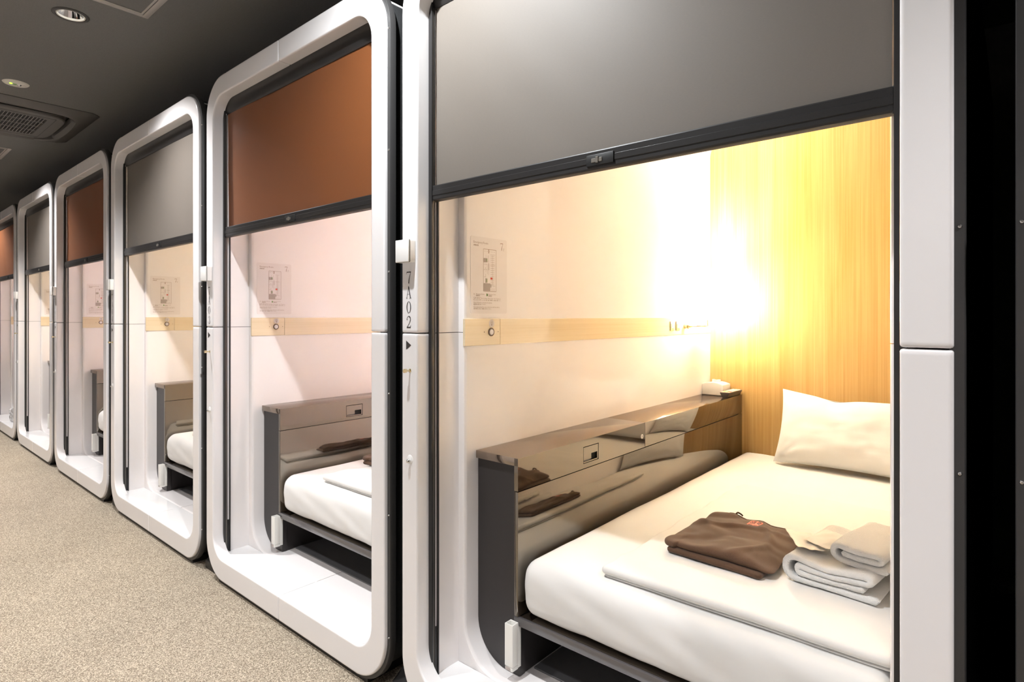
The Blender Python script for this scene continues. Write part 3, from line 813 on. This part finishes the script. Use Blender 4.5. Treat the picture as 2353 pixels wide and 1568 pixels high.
def gar_top(x, y):
    """height of the shirt's surface: soft diagonal folds"""
    u = (x-.72)*math.cos(.5)+(y-.62)*math.sin(.5); v = -(x-.72)*math.sin(.5)+(y-.62)*math.cos(.5)
    w = 2.6*nz_(x*4.2, y*4.2, 1)
    f = .010*max(0, math.sin(v*40+w*2))**2*(.35+.9*abs(nz_(x*5, y*5, 9))) + .008*max(0, math.sin(u*30-v*14+w*3))**3*(.3+abs(nz_(x*6, y*4, 2)))
    f *= 1.45
    return f - .006 + .009*nz_(x*7, y*8, 3) + .002*nz_(x*24+y*5, y*26, 5)
G0 = DT+.001
def make_garment(off, label, dx=0.0, dy=0.0, rot=0.0):
    t = thing('folded_garment', label, 'clothing', (off+.722+dx, .615+dy, 0), (0, 0, R(rot)), group='brown lounge wear folded on the beds')
    def shirt():
        x0, x1, y0, y1 = .580, .868, .455, .795
        def fn(x, y, z):
            g = (z-(G0+.012))/.026
            k = (y-y0)/(y1-y0)
            xx = .722 + (x-.722)*(1.03-.12*k) + .010*k + .006*nz_(y*9, 2)*(1 if x < .65 else .3)
            yy = y + (.012*nz_(x*8, 5) - .05*(x-.722)*(1-k)*.6)
            if x < .62 and y < .52: yy -= .012
            zz = z + gar_top(xx, y)*max(0, g)
            zz -= max(0, .06-(x1-x))*.25*g + max(0, .03-(y1-y))*.2*g
            return (xx-.722, yy-.615, zz)
        return rbox(x0, x1, y0, y1, G0+.012, G0+.038, .02, .02, .012, 46, 54, 3, fn)
    sh = part('shirt', 'g_shirt', shirt, 'brown_knit', t, smooth=70, weld=1e-5)
    from mathutils.bvhtree import BVHTree
    bv = BVHTree.FromPolygons([v.co.copy() for v in sh.data.vertices], [tuple(p.vertices) for p in sh.data.polygons])
    def top_z(x, y):
        h_ = bv.ray_cast(Vector((x, y, 1.0)), Vector((0, 0, -1)))
        return h_[0].z if h_[0] is not None else G0+.030
    def trousers():
        def fn(x, y, z):
            return (x-.722+.004*nz_(y*9, 3), y-.615 - .06*(x-.722) + .004*nz_(x*9, 8), z + .0025*nz_(x*8, y*9, 2)*(1 if z > G0+.006 else 0))
        return rbox(.592, .852, .440, .785, G0, G0+.0155, .012, .012, .0075, 30, 36, 2, fn)
    part('trousers', 'g_trous', trousers, 'brown_knit', t, smooth=70, weld=1e-5)
    def collar():
        pts = [(-.075+.165*k/16, .164-.006*k/16, top_z(-.075+.165*k/16, .164-.006*k/16)-.0004) for k in range(17)]
        return MB().tube(pts, .0028, 8)
    part('waistband', 'g_coll', collar, 'brown_knit', t)
    part('drawstring', 'g_str', lambda: MB().tube([(-.06+.022*k/8, .168+.003*math.sin(k), top_z(-.05, .164)-.002+.009*math.sin(math.pi*k/8)) for k in range(9)], .0026, 8), 'brown_knit', t)
    # badge printed on the cloth, following its surface
    def logo(kind):
        m = MB(); cx_, cy_, a, s = .018, .113, R(-7), .0185
        def P(u, v, h=.0012):
            x = cx_+(u*math.cos(a)-v*math.sin(a))*s; y = cy_+(u*math.sin(a)+v*math.cos(a))*s*1.12
            return (x, y, top_z(x, y)+h)
        def rr(r, k):
            out = []
            for c1, c2, a0 in ((1-r,-1+r,-90),(1-r,1-r,0),(-1+r,1-r,90),(-1+r,-1+r,180)):
                for q in range(7):
                    b = R(a0+15*q); out.append((k*(c1+r*math.cos(b)), k*(c2+r*math.sin(b))))
            return out
        if kind == 'dark':
            o1 = rr(.35, .93); ring = [P(u*.5, v*.5, .0009) for u, v in o1]; out = [P(u, v, .0009) for u, v in o1]
            m.grid([[P(0,0,.0009)]*len(o1), ring, out], closed_v=True)
        else:
            m.grid([[P(*q) for q in rr(.38, 1.0)], [P(*q) for q in rr(.38, .84)]], closed_v=True)
            def poly(pts): m.add([P(*q, .0014) for q in pts], [tuple(range(len(pts)))])
            poly([(.0,.86),(.26,.86),(.22,.1),(.0,.0)]); poly([(.0,.0),(.22,.1),(.05,-.5),(-.12,-.45)])
            poly([(-.12,-.05),(.05,-.5),(-.84,-.52),(-.84,-.34)]); poly([(.2,.1),(.84,-.5),(.84,-.72),(.05,-.5)]); poly([(-.1,-.4),(.12,-.45),(.08,-.86),(-.06,-.86)])
            for u, v in ((-.52,.62),(-.66,.22),(-.36,.32),(.5,.38)):
                poly([(u-.12,v),(u,v-.12),(u+.12,v),(u,v+.12)])
        return m
    part('badge_ground', 'g_logo_d', lambda: logo('dark'), 'logo_dark', t)
    part('badge', 'g_logo', lambda: logo('red'), 'logo_red', t, label='red rounded square badge with Y shape and dots')
    return t

def ribbon(path, th, y0, y1, ny, fn, ends=True):
    """cloth of thickness th following a folded path in x,z, drawn out along y"""
    n = len(path); L = []; Rr = []
    for k, (x, z) in enumerate(path):
        a = path[max(k-1,0)]; b = path[min(k+1,n-1)]; dx, dz = b[0]-a[0], b[1]-a[1]; q = math.hypot(dx,dz) or 1
        L.append((x-dz/q*th/2, z+dx/q*th/2)); Rr.append((x+dz/q*th/2, z-dx/q*th/2))
    e1 = path[-1]; a = path[-2]; q = math.hypot(e1[0]-a[0], e1[1]-a[1]); tip = (e1[0]+(e1[0]-a[0])/q*th*.4, e1[1]+(e1[1]-a[1])/q*th*.4)
    e0 = path[0]; a = path[1]; q = math.hypot(e0[0]-a[0], e0[1]-a[1]); tip0 = (e0[0]+(e0[0]-a[0])/q*th*.4, e0[1]+(e0[1]-a[1])/q*th*.4)
    out = L + [tip] + Rr[::-1] + [tip0]; k = len(out); mid = [((L[j][0]+Rr[j][0])/2, (L[j][1]+Rr[j][1])/2) for j in range(n)]
    rows = []
    ys = [y0, y0+.002, y0+.006] + [y0+.006+(y1-y0-.012)*j/ny for j in range(1, ny)] + [y1-.006, y1-.002, y1]
    sh = [.55, .85, 1] + [1]*(ny-1) + [1, .85, .55]
    midl = mid + [mid[-1]] + mid[::-1] + [mid[0]]
    for y, s in zip(ys, sh):
        rows.append([fn(mx_+(px_-mx_)*s, y, mz+(pz-mz)*s) for (px_, pz), (mx_, mz) in zip(out, midl)])
    m = MB().grid(rows, closed_v=True)
    for base in (0, (len(rows)-1)*k):     # ends: strips between the two sides of the cloth
        for j in range(n-1):
            m.f.append((base+j, base+j+1, base+2*n-j-1, base+2*n-j))
        m.f.append((base+n-1, base+n, base+n+1)); m.f.append((base, base+2*n, base+2*n+1))
    return m
def fold_path(w, th, layers, gap, sag):
    """zig-zag of rounded folds, wrapped by an outer layer: like a towel folded in three"""
    p = []; pitch = th+gap; h = pitch*layers
    def bez(xa, xb, z, n=12):
        return [(xa+(xb-xa)*k/n, z) for k in range(n+1)]
    # bottom layer right->left, round the left end over the top to the right, tuck under, back inside
    lo, hi = th/2, h-th/2
    p += bez(w, hi*.55, lo)
    for k in range(1, 10):
        a = R(-90-180*k/10); p.append((hi*.55+(hi-lo)/2*math.cos(a)*1.05, (lo+hi)/2+(hi-lo)/2*math.sin(a)))
    p += [(x, hi) for x in [hi*.55+(w-.020-hi*.55)*k/14 for k in range(15)]]
    r2 = pitch/2*.98
    for k in range(1, 8):
        a = R(90-180*k/8); p.append((w-.020+r2*1.3*math.cos(a), hi-r2+r2*math.sin(a)))
    p += [(w-.020+(hi*.75-(w-.020))*k/12, hi-2*r2) for k in range(13)]
    if layers > 3:
        for k in range(1, 8):
            a = R(90+180*k/8); p.append((hi*.75+r2*1.1*math.cos(a), hi-3*r2+r2*math.sin(a)))
        p += [(hi*.75+(w-.028-hi*.75)*k/12, hi-4*r2) for k in range(13)]
    return p
def make_towels(off):
    z0 = DT+.003
    def big():
        pa = fold_path(.205, .0160, 4, .0008, 0)
        def fn(x, y, z):
            zz = z + .0065*nz_(x*9, y*6, 1) + .0012*nz_(x*40, y*34, z*40) - .012*math.exp(-((x-.10)/.05)**2)*(z/.06)
            return (x + .004*nz_(y*7, z*20, 4) + .0008*nz_(y*50, z*50), y + .006*nz_(x*6, z*30, 2), max(zz, 0.0))
        return ribbon(pa, .0160, 0, .30, 18, fn)
    t1 = part('bath_towel', 'towel1', big, 'terry', None, loc=(off+.884, .490, z0), rot=(0, 0, R(-6)), smooth=70)
    tag(t1, 'large white terry towel folded in layers beside the brown clothes', 'towel')
    def small():
        pa = fold_path(.120, .0140, 3, .001, 0)
        def fn(x, y, z):
            return (x + .003*nz_(y*9, z*20, 14), y + .004*nz_(x*9, z*30, 12), max(0, z + .007*nz_(x*10, y*7, 11) + .001*nz_(x*44, y*36, z*40)))
        return ribbon(pa, .0140, 0, .24, 14, fn)
    t2 = part('face_towel', 'towel2', small, 'terry', None, loc=(off+.986, .515, z0+.066), rot=(0, R(3), R(-9)), smooth=70)
    tag(t2, 'small white terry towel folded on top of the large towel', 'towel')
    def sachet(ph):
        rows = []
        for a in range(13):
            rows.append([(( a/12-.5)*.062, (b/16-.5)*.115, .0035*nz_(a*.28, b*.22, ph) + .004*math.sin(math.pi*a/12)*math.sin(math.pi*b/16) + .003*max(0, 3-b)/3) for b in range(17)])
        m = MB().grid(rows)
        m.grid([[(p[0], p[1], p[2]-.0012-.003*math.sin(math.pi*a/12)*math.sin(math.pi*b/16)) for b, p in enumerate(r_)] for a, r_ in enumerate(rows)], flip=True)
        return m
    for k, (x, y, z, rz, lab) in enumerate(((.915, .575, .074, 30, 'white paper sachet lying over the edge of the large towel'), (.960, .610, .078, -14, 'white plastic sachet leaning against the small rolled towel'))):
        o = part('amenity_sachet', ('sachet', k), lambda: sachet(k*3.0), 'paper_white', None, loc=(off+x, y, z0+z), rot=(R(3), R(6), R(rz)), smooth=60)
        tag(o, lab, 'sachet', 'amenity sachets on the towels')

def make_pillow(off, label):
    def f():
        m = MB(); a, b, T = .325, .168, .062; nu, nv = 44, 28; sides = []
        for s in (1, -1):
            rows = []
            for i in range(nu+1):
                u = -1+2*i/nu; row = []
                for j in range(nv+1):
                    v = -1+2*j/nv
                    x = a*u*(1-.045*(1-v*v)); y = b*v*(1-.085*(1-u*u))
                    th = T*(max(0,1-u**4)*max(0,1-v**4))**.55
                    w = .5+.5*nz_(u*2+s, v*2)
                    e = (1-u*u)*(1-v*v)
                    z = s*th*(1+.12*nz_(u*2.2, v*2.2, 3+s)) + s*e**.5*(.005*nz_(u*6, v*5, 7+s)) 
                    # crumples radiating from the corners
                    cr = max(0, abs(u)*abs(v)-.25)
                    z += s*.010*cr*math.sin(math.atan2(b*(v-math.copysign(1,v)), a*(u-math.copysign(1,u)))*16)
                    if s > 0: z -= .020*math.exp(-((u+.28)/.12)**2-((v-.86)/.25)**2)
                    y -= .012*math.exp(-((u+.25)/.2)**2)*max(0, v)
                    y += .026*max(0, -u-.45)*max(0, v)
                    row.append((x, y, z))
                rows.append(row)
            m.grid(rows, flip=(s < 0))
        return m
    o = part('pillow', 'pillow', f, 'pillow', None, loc=(off+.800, 1.838, .610), rot=(R(68), 0, R(-2.5)), smooth=60, weld=1e-4)
    return tag(o, label, 'pillow', 'white pillows against the back walls')

def make_lamp(off, label, col, watts, shade):
    lx, ly, lz = .170, 1.765, 1.192
    t = thing('wall_lamp', label, 'lamp', (off, 0, 0), group='bedside wall lamps')
    part('shade', 'lamp_shade', lambda: MB().lathe([(.045,-.077),(.045,.077),(.0435,.077),(.0435,-.077),(.045,-.077)], c=(lx,ly,lz), n=36), shade, t)
    part('light_stop', 'lamp_stop', lambda: MB().cyl((lx,ly,lz-.0745),(lx,ly,lz-.0725),.0434,n=36), 'paper_white', t)  # opaque cap added to keep the bulb's light from spilling downwards
    part('socket', 'lamp_socket', lambda: MB().cyl((lx,ly,lz-.0725),(lx,ly,lz-.04),.012,n=14), 'chrome', t)
    part('spider', 'lamp_spider', lambda: MB().box(lx-.044,lx+.044,ly-.0015,ly+.0015,lz-.0725,lz-.070).box(lx-.0015,lx+.0015,ly-.044,ly+.044,lz-.0725,lz-.070), 'chrome', t)
    part('arm', 'lamp_arm', lambda: MB().tube([(lx,ly,lz-.0746),(lx,ly,lz-.112),(lx-.006,ly-.012,lz-.113),(.122,1.664,lz-.1125)], .0032, 10), 'chrome', t)
    part('wall_mount', 'lamp_mount', lambda: MB().cyl((.102,1.655,lz-.1125),(.120,1.655,lz-.1125),.013,n=20).cyl((.120,1.655,lz-.1125),(.128,1.655,lz-.1125),.008,n=16), 'brass', t, bevel=.001)
    part('joint', 'lamp_joint', lambda: MB().cyl((.124,1.648,lz-.1125),(.124,1.678,lz-.1125),.007,n=16), 'brass', t, bevel=.001)
    L = bpy.data.lights.new('bulb', 'POINT'); L.energy = watts; L.color = col; L.shadow_soft_size = 0.028
    lo = bpy.data.objects.new('bulb', L); C.objects.link(lo); lo.parent = t; lo.location = (lx, ly, lz+.01)
    return t

WX = 0.1028     # face of the strip on the left wall
def on_wall(m_xz):
    """x,z sketch -> plane of the left wall (x runs along +y)"""
    return m_xz
def make_switch(off, label):
    t = thing('light_switch', label, 'light switch', (off, 0, 0), group='light switches on the wall strips')
    part('plate', 'sw_plate', lambda: MB().box(.0945, .1035, .1500, .3040, 1.0405, 1.1210), 'wood_pale', t, bevel=.0008, segs=1)
    part('ring', 'sw_ring', lambda: MB().lathe([(.0095,0),(.0095,.0022),(.0126,.0022),(.0132,0)], c=(.1035,.263,1.080), axis='x', n=32), 'ink_brown', t)
    part('button', 'sw_btn', lambda: MB().lathe([(.0005,.0030),(.0085,.0030),(.0093,.0018),(.0093,0)], c=(.1035,.263,1.080), axis='x', n=28), 'film', t)
    st = part('lamp_sticker', 'sw_st', lambda: MB().lathe([(.0005,.0004),(.0122,.0004),(.0122,0)], c=(.1035,.265,1.1068), axis='x', n=32), 'ink_pale', t, label='round sticker with light bulb symbol')
    def bulb():
        m = MB(); s = .0095
        stroke(m, arc(0, .0, .32, .34, -60, 240, 20), .09); stroke(m, [(0,-.34),(0,-.72)], .30)
        for a in (20, 55, 90, 125, 160):
            stroke(m, [(.52*math.cos(R(a)), .1+.52*math.sin(R(a))), (.78*math.cos(R(a)), .1+.78*math.sin(R(a)))], .07)
        return MB().add([(.1041, .265+p[0]*s, 1.1068+p[2]*s) for p in m.v], m.f)
    part('bulb_symbol', 'sw_bulb', bulb, 'ink_brown', st, smooth=0)
    for y in (.232, .295):
        part('screw', 'sw_dot', lambda: MB().lathe([(.0005,.0006),(.0016,.0005),(.0017,0)], c=(.1035,0,1.0805), axis='x', n=10), 'ink_brown', t, loc=(0, y, 0))
    return t
def make_outlet(off, y, label):
    t = thing('power_outlet', label, 'outlet', (off, y, 0), group='twin power outlets on the strip')
    part('plate', 'out_plate', lambda: MB().box(.1025, .1055, -.021, .021, 1.060, 1.104), 'outlet_gold', t, bevel=.0008, segs=1)
    part('socket', 'out_sock', lambda: MB().box(.1055, .1068, -.010, .010, 1.072, 1.094), 'outlet_white', t, bevel=.0006, segs=1)
    part('slots', 'out_slot', lambda: MB().box(.1066, .1071, -.006, -.003, 1.078, 1.090).box(.1066, .1071, .003, .006, 1.078, 1.090), 'ink', t)
    return t

PX = 0.1013
TXT = {}
def poster_mb(kind, mark):
    """printing on the emergency route notice; u runs along +y from the left edge, v is height"""
    m = MB(); y0, z0 = .176, 1.137
    def T(s, u, v, size, xs=1.0, bold=False):
        k = (s, size, xs, bold)
        if k not in TXT: TXT[k] = text_mesh(s, size, xs, bold)
        vs, fs = TXT[k]; m.add([(PX, y0+u+p[0], z0+v+p[2]) for p in vs], fs)
    def G(ch, u, v, h, w):
        g = glyph(ch); m.add([(PX, y0+u+p[0]*h*w, z0+v+p[2]*h) for p in g.v], g.f)
    def rect(u0, u1, v0, v1, dx=0.0): m.add([(PX+dx,y0+u0,z0+v0),(PX+dx,y0+u1,z0+v0),(PX+dx,y0+u1,z0+v1),(PX+dx,y0+u0,z0+v1)], [(0,1,2,3)])
    def line(u0, v0, u1, v1, w=.0006): 
        if abs(u1-u0) > abs(v1-v0): rect(u0, u1, v0-w/2, v0+w/2, .0002)
        else: rect(u0-w/2, u0+w/2, v0, v1, .0002)
    if kind == 'text':
        T('Emergency Route', .0115, .2115, .0098, .92)
        T('避難経路', .0118, .2035, .0052, 1.05, True)
        G('7', .131, .198, .0225, 1.0); G('F', .1455, .197, .0080, 1.0)
        T('←', .0115, .0560, .0075); T('Emergency Route', .0225, .0570, .0052, .98); T('避難経路', .0225, .0525, .0038, 1.1, True)
        T('Emergency Stairs', .0760, .0570, .0052, .98); T('避難階段', .0760, .0525, .0038, 1.1, True)
        T('No Smoking.  Keep Quiet.  No Telephone.', .0455, .0440, .0055, .92); T('キャビン内での喫煙、会話、携帯電話でのご通話はご遠慮ください。', .0455, .0390, .0034, .85, True)
        T('Please follow the evacuation broadcast.', .0118, .0310, .0056, .92); T('館内放送の指示に従ってください。', .0118, .0263, .0037, .95, True)
        T('If you detected any fire, please inform the staff immediately.', .0118, .0175, .0056, .86); T('火災を発見した方は、従業員にお知らせください。', .0118, .0128, .0037, .95, True)
        for k in range(3):      # three small pictograms
            u = .0115+.0112*k
            for a in ((u,u+.0095,.0395,.0400),(u,u+.0095,.0485,.0490),(u,u+.0005,.0395,.0490),(u+.009,u+.0095,.0395,.0490)): rect(*a)
            g = MB(); stroke(g, [(0,0),(.0055,.0055)] if k == 0 else ([(.004,0),(.003,.003),(.0055,.006)] if k == 1 else [(.001,.005),(.003,.001),(.006,.0)]), .0012)
            m.add([(PX, y0+u+.002+p[0], z0+.0415+p[2]) for p in g.v], g.f)
    elif kind == 'plan':
        u0, u1, v0, v1 = .0545, .1115, .068, .1965
        for a in ((u0,v0,u1,v0),(u0,v1,u1,v1)): line(*a, .0012)
        for a in ((u0,v0,u0,v1),(u1,v0,u1,v1)): line(*a, .0012)
        line(.0785,.1845,.0785,v1,.0030)
        line(.0950,.0850,.0950,.179); line(.0850,.1810,.1070,.1810); line(.0850,.1485,.1070,.1485); line(.095,.0840,.1070,.0840)
        for k in range(15): line(.0865,.0885+.0063*k,.1040,.0885+.0063*k,.0006)
        for k in range(5): line(.0580+.0105*k,.1900,.0640+.0105*k,.1900,.0006)
        line(.0600,.1595,.0750,.1595); line(.0660,.1595,.0660,.1790); line(.0750,.1600,.0750,.1780); line(.0560,.1500,.0720,.1500); line(.0720,.1210,.0720,.1500)
        line(.0560,.1340,.0720,.1340); line(.0560,.1120,.0660,.1120); line(.0640,.1120,.0640,.1210); line(.0780,.1180,.0780,.1620); line(.0560,.0920,.0860,.0920)
        T('7', .0620, .1360, .006); T('?', .0635, .1265, .006)
        for k in range(3): line(.0910+.0060*k,.0690,.0910+.0060*k,.0780)
    elif kind == 'shade':
        rect(.0552,.0855,.0690,.0915); rect(.0552,.0630,.1560,.1690); rect(.0630,.0720,.0935,.1075); rect(.0630,.0720,.1565,.1690); rect(.0775,.0800,.1330,.1530)
        rect(.0860,.0905,.0800,.0900)
    elif kind == 'green':
        rect(.0678,.0708,.0965,.1050,.0003); rect(.0678,.0708,.1595,.1675,.0003); rect(.0680,.0725,.0530,.0610); rect(.0690,.0745,.0540,.0590)
    elif kind == 'mark':
        v = .1045 + .0063*mark; rect(.0857,.0945,v,v+.0063,.0004)
    return m
def make_poster(off, mark, label):
    t = thing('route_notice', label, 'notice', (off, 0, 0), group='emergency route notices')
    def film():
        p = []; r = .006
        for cy, cz, a0 in ((.339-r,1.137+r,-90),(.339-r,1.369-r,0),(.176+r,1.369-r,90),(.176+r,1.137+r,180)):
            for k in range(7): p.append((cy+r*math.cos(R(a0+15*k)), cz+r*math.sin(R(a0+15*k))))
        n = len(p)
        return MB().add([(.1009, y, z) for y, z in p] + [(.1000, y, z) for y, z in p], [tuple(range(n)), tuple(reversed(range(n,2*n)))] + [(k,(k+1)%n,n+(k+1)%n,n+k) for k in range(n)])
    part('film', 'po_film', film, 'film', t, smooth=0)
    part('lettering', 'po_text', lambda: poster_mb('text', 0), 'ink_soft', t, smooth=0)
    part('floor_plan', 'po_plan', lambda: poster_mb('plan', 0), 'ink_soft', t, smooth=0)
    part('plan_shading', 'po_shade', lambda: poster_mb('shade', 0), 'ink_grey', t, smooth=0)
    part('stairs_symbol', 'po_green', lambda: poster_mb('green', 0), 'ink_green', t, smooth=0)
    part('location_mark', ('po_mark', mark), lambda: poster_mb('mark', mark), 'ink_red', t, smooth=0, label='red mark on the plan')
    return t
def make_holder(off, label):
    t = thing('slim_holder', label, 'holder', (off, 0, 0), group='slim white holders at the cabinet feet')
    x0, x1, y0, y1, z0, z1 = .240, .269, .171, .1975, .150, .268
    def tube():
        m = MB(); w = .0035
        o = [(x0,y0),(x1,y0),(x1,y1),(x0,y1)]; i_ = [(x0+w,y0+w),(x1-w,y0+w),(x1-w,y1-w),(x0+w,y1-w)]
        rows = [[(*p, z0) for p in o], [(*p, z1) for p in o], [(*p, z1) for p in i_], [(*p, z1-.03) for p in i_]]
        m.grid(rows, closed_v=True); m.f.append((0,3,2,1)); m.f.append((12,13,14,15))
        return m
    part('sleeve', 'ho_tube', tube, 'plastic_white', t, bevel=.0012)
    part('foot', 'ho_foot', lambda: MB().box(x0+.001, x1-.0005, y0+.0005, y1, .1375, .1495), 'plastic_white', t, bevel=.002)
    part('back_plate', 'ho_back', lambda: MB().box(x0+.004, x1-.001, y1-.0005, y1+.012, .140, .262), 'plastic_white', t, bevel=.001)
    part('side_groove', 'ho_groove', lambda: MB().box(x1-.0006, x1+.0002, y1-.008, y1-.0068, .155, .262), 'ink_pale', t)
    def lab():
        m = MB().box(x0+.004, x0+.021, y0-.0002, y0+.001, .1395, .1480)
        return m
    part('sticker', 'ho_lab', lab, 'ink_grey', t)
    part('clip', 'ho_clip', lambda: MB().box(x0+.008, x0+.020, y0+.010, y0+.017, z1-.028, z1-.012), 'rail_grey', t, bevel=.001)
    return t

FURN = {}
for i, num, bl, bz, lab in PODS:
    off = X0 - i*PITCH
    if i < 0:
        continue
    warm = (i % 2 == 0)
    inn = 'in capsule ' + num
    make_cabinet(off, 'long dark glossy bedside cabinet ' + inn)
    make_bed_base(off, 'thin dark bed board with open space below ' + inn)
    make_mattress(off, 'white sheeted mattress ' + inn)
    make_switch(off, 'round light switch on pale wood plate ' + inn)
    make_holder(off, 'slim white open-topped holder at the cabinet foot ' + inn)
    make_poster(off, i, 'emergency route notice marked 7F on the wall ' + inn)
    if i == 0:
        make_lamp(off, 'glowing white shaded wall lamp ' + inn, WARM, 66.0, 'shade_warm')
    else:
        make_lamp(off, 'shaded bedside wall lamp ' + inn, WARM if warm else PINK, 52.0 if warm else 72.0, 'shade_warm' if warm else 'shade_pink')
    if i <= 2:
        make_duvet(off, 'white duvet folded flat on the bed ' + inn)
        make_garment(off, 'folded dark brown lounge wear on the bed ' + inn + (' with red badge' if i == 0 else ''), *((0,0,0) if i == 0 else (-.13, .03, 8)))
        make_pillow(off, 'white pillow leaning on the wood back wall ' + inn)
make_towels(X0)
make_outlet(X0, 1.513, 'gold-framed power outlet on the wood strip, farther from the lamp')
make_outlet(X0, 1.574, 'gold-framed power outlet on the wood strip, next to the lamp bracket')

# white tissue box and remote on the cabinet of the nearest capsule
t = thing('tissue_box', 'white tissue box with domed top on the dark cabinet', 'tissue box', (X0+.156, 1.912, .7275))
def tissue():
    rows = []
    for k in range(15):
        x = -.054 + .108*k/14; z = .052 + .011*(1-((k-7)/7)**2)
        rows.append([(x,-.052,0),(x,-.052,z),(x,.050,z),(x,.050,0)])
    m = MB().grid(rows, closed_v=True); m.f.append((0,1,2,3)); m.f.append((56,57,58,59))
    return m
part('box', 'ti_box', tissue, 'plastic_white', t, bevel=.0012, smooth=30)
part('tissue', 'ti_tissue', lambda: MB().grid([[(-.020+.04*a/8, -.004+.008*math.sin(a), .0622+b*.004+.003*nz_(a*.5, b*.9)) for b in range(4)] for a in range(9)]).grid([[(-.020+.04*a/8, .001+.008*math.sin(a), .0622+b*.004+.003*nz_(a*.5, b*.9)) for b in range(4)] for a in range(9)], flip=True), 'paper_white', t)

t = thing('remote_control', 'dark remote control with coloured buttons beside the tissue box', 'remote control', (X0+.2440, 1.882, .7275), (0, 0, R(-1.5)))
def remote():
    pr = [(-.014,0),(-.015,.006),(-.0235,.021),(-.0235,.0245),(.0235,.0245),(.0235,.021),(.015,.006),(.014,0)]
    rows = [[(x, y, z) for x, z in pr] for y in (-.083, .083)]
    m = MB().grid(rows, closed_v=True); m.f.append(tuple(range(8))); m.f.append(tuple(range(8,16)))
    return m
part('case', 're_case', remote, 'remote_dark', t, bevel=.0012)
part('face', 're_face', lambda: MB().box(-.0225,.0225,-.080,.080,.0240,.0256), 'remote_face', t, bevel=.0006, segs=1)
for r_ in range(9):
    for c_ in range(3):
        mt = 'btn_white'
        if r_ == 1: mt = ('btn_yellow', 'btn_green', 'btn_red')[c_]
        if r_ == 2: mt = ('btn_green', 'btn_red', 'btn_blue')[c_]
        part('button', 're_btn', lambda: MB().box(-.0050,.0050,-.0052,.0052,.0252,.0278), mt, t, loc=(-.0145+.0145*c_, -.066+.0165*r_, 0), bevel=.001, segs=1)

# crumpled clear plastic bag on the floor of the farthest capsule
def bag():
    def fn(x, y, z):
        k = .4 + .6*z/.14
        return (x + .030*k*nz_(x*13, y*13, z*13) + .012*nz_(x*40, y*40, z*40), y + .030*k*nz_(x*13+9, y*13, z*13) + .012*nz_(x*40+5, y*40, z*40), max(0, z + .025*k*nz_(x*12, y*12+7, z*9) + .010*nz_(x*38, y*38+3, z*38)))
    return rbox(-.21, .21, -.055, .055, 0, .135, .04, .03, .03, 26, 10, 9, fn)
o = part('plastic_bag', 'bag', bag, 'clear_plastic', None, loc=(X0-5*PITCH+.80, .115, ZF+.001), smooth=14, weld=1e-5)
tag(o, 'crumpled clear plastic bag on the floor of the farthest capsule', 'plastic bag')

# smudge-free finish: parts keep plain names, parents apply
bpy.context.view_layer.update()
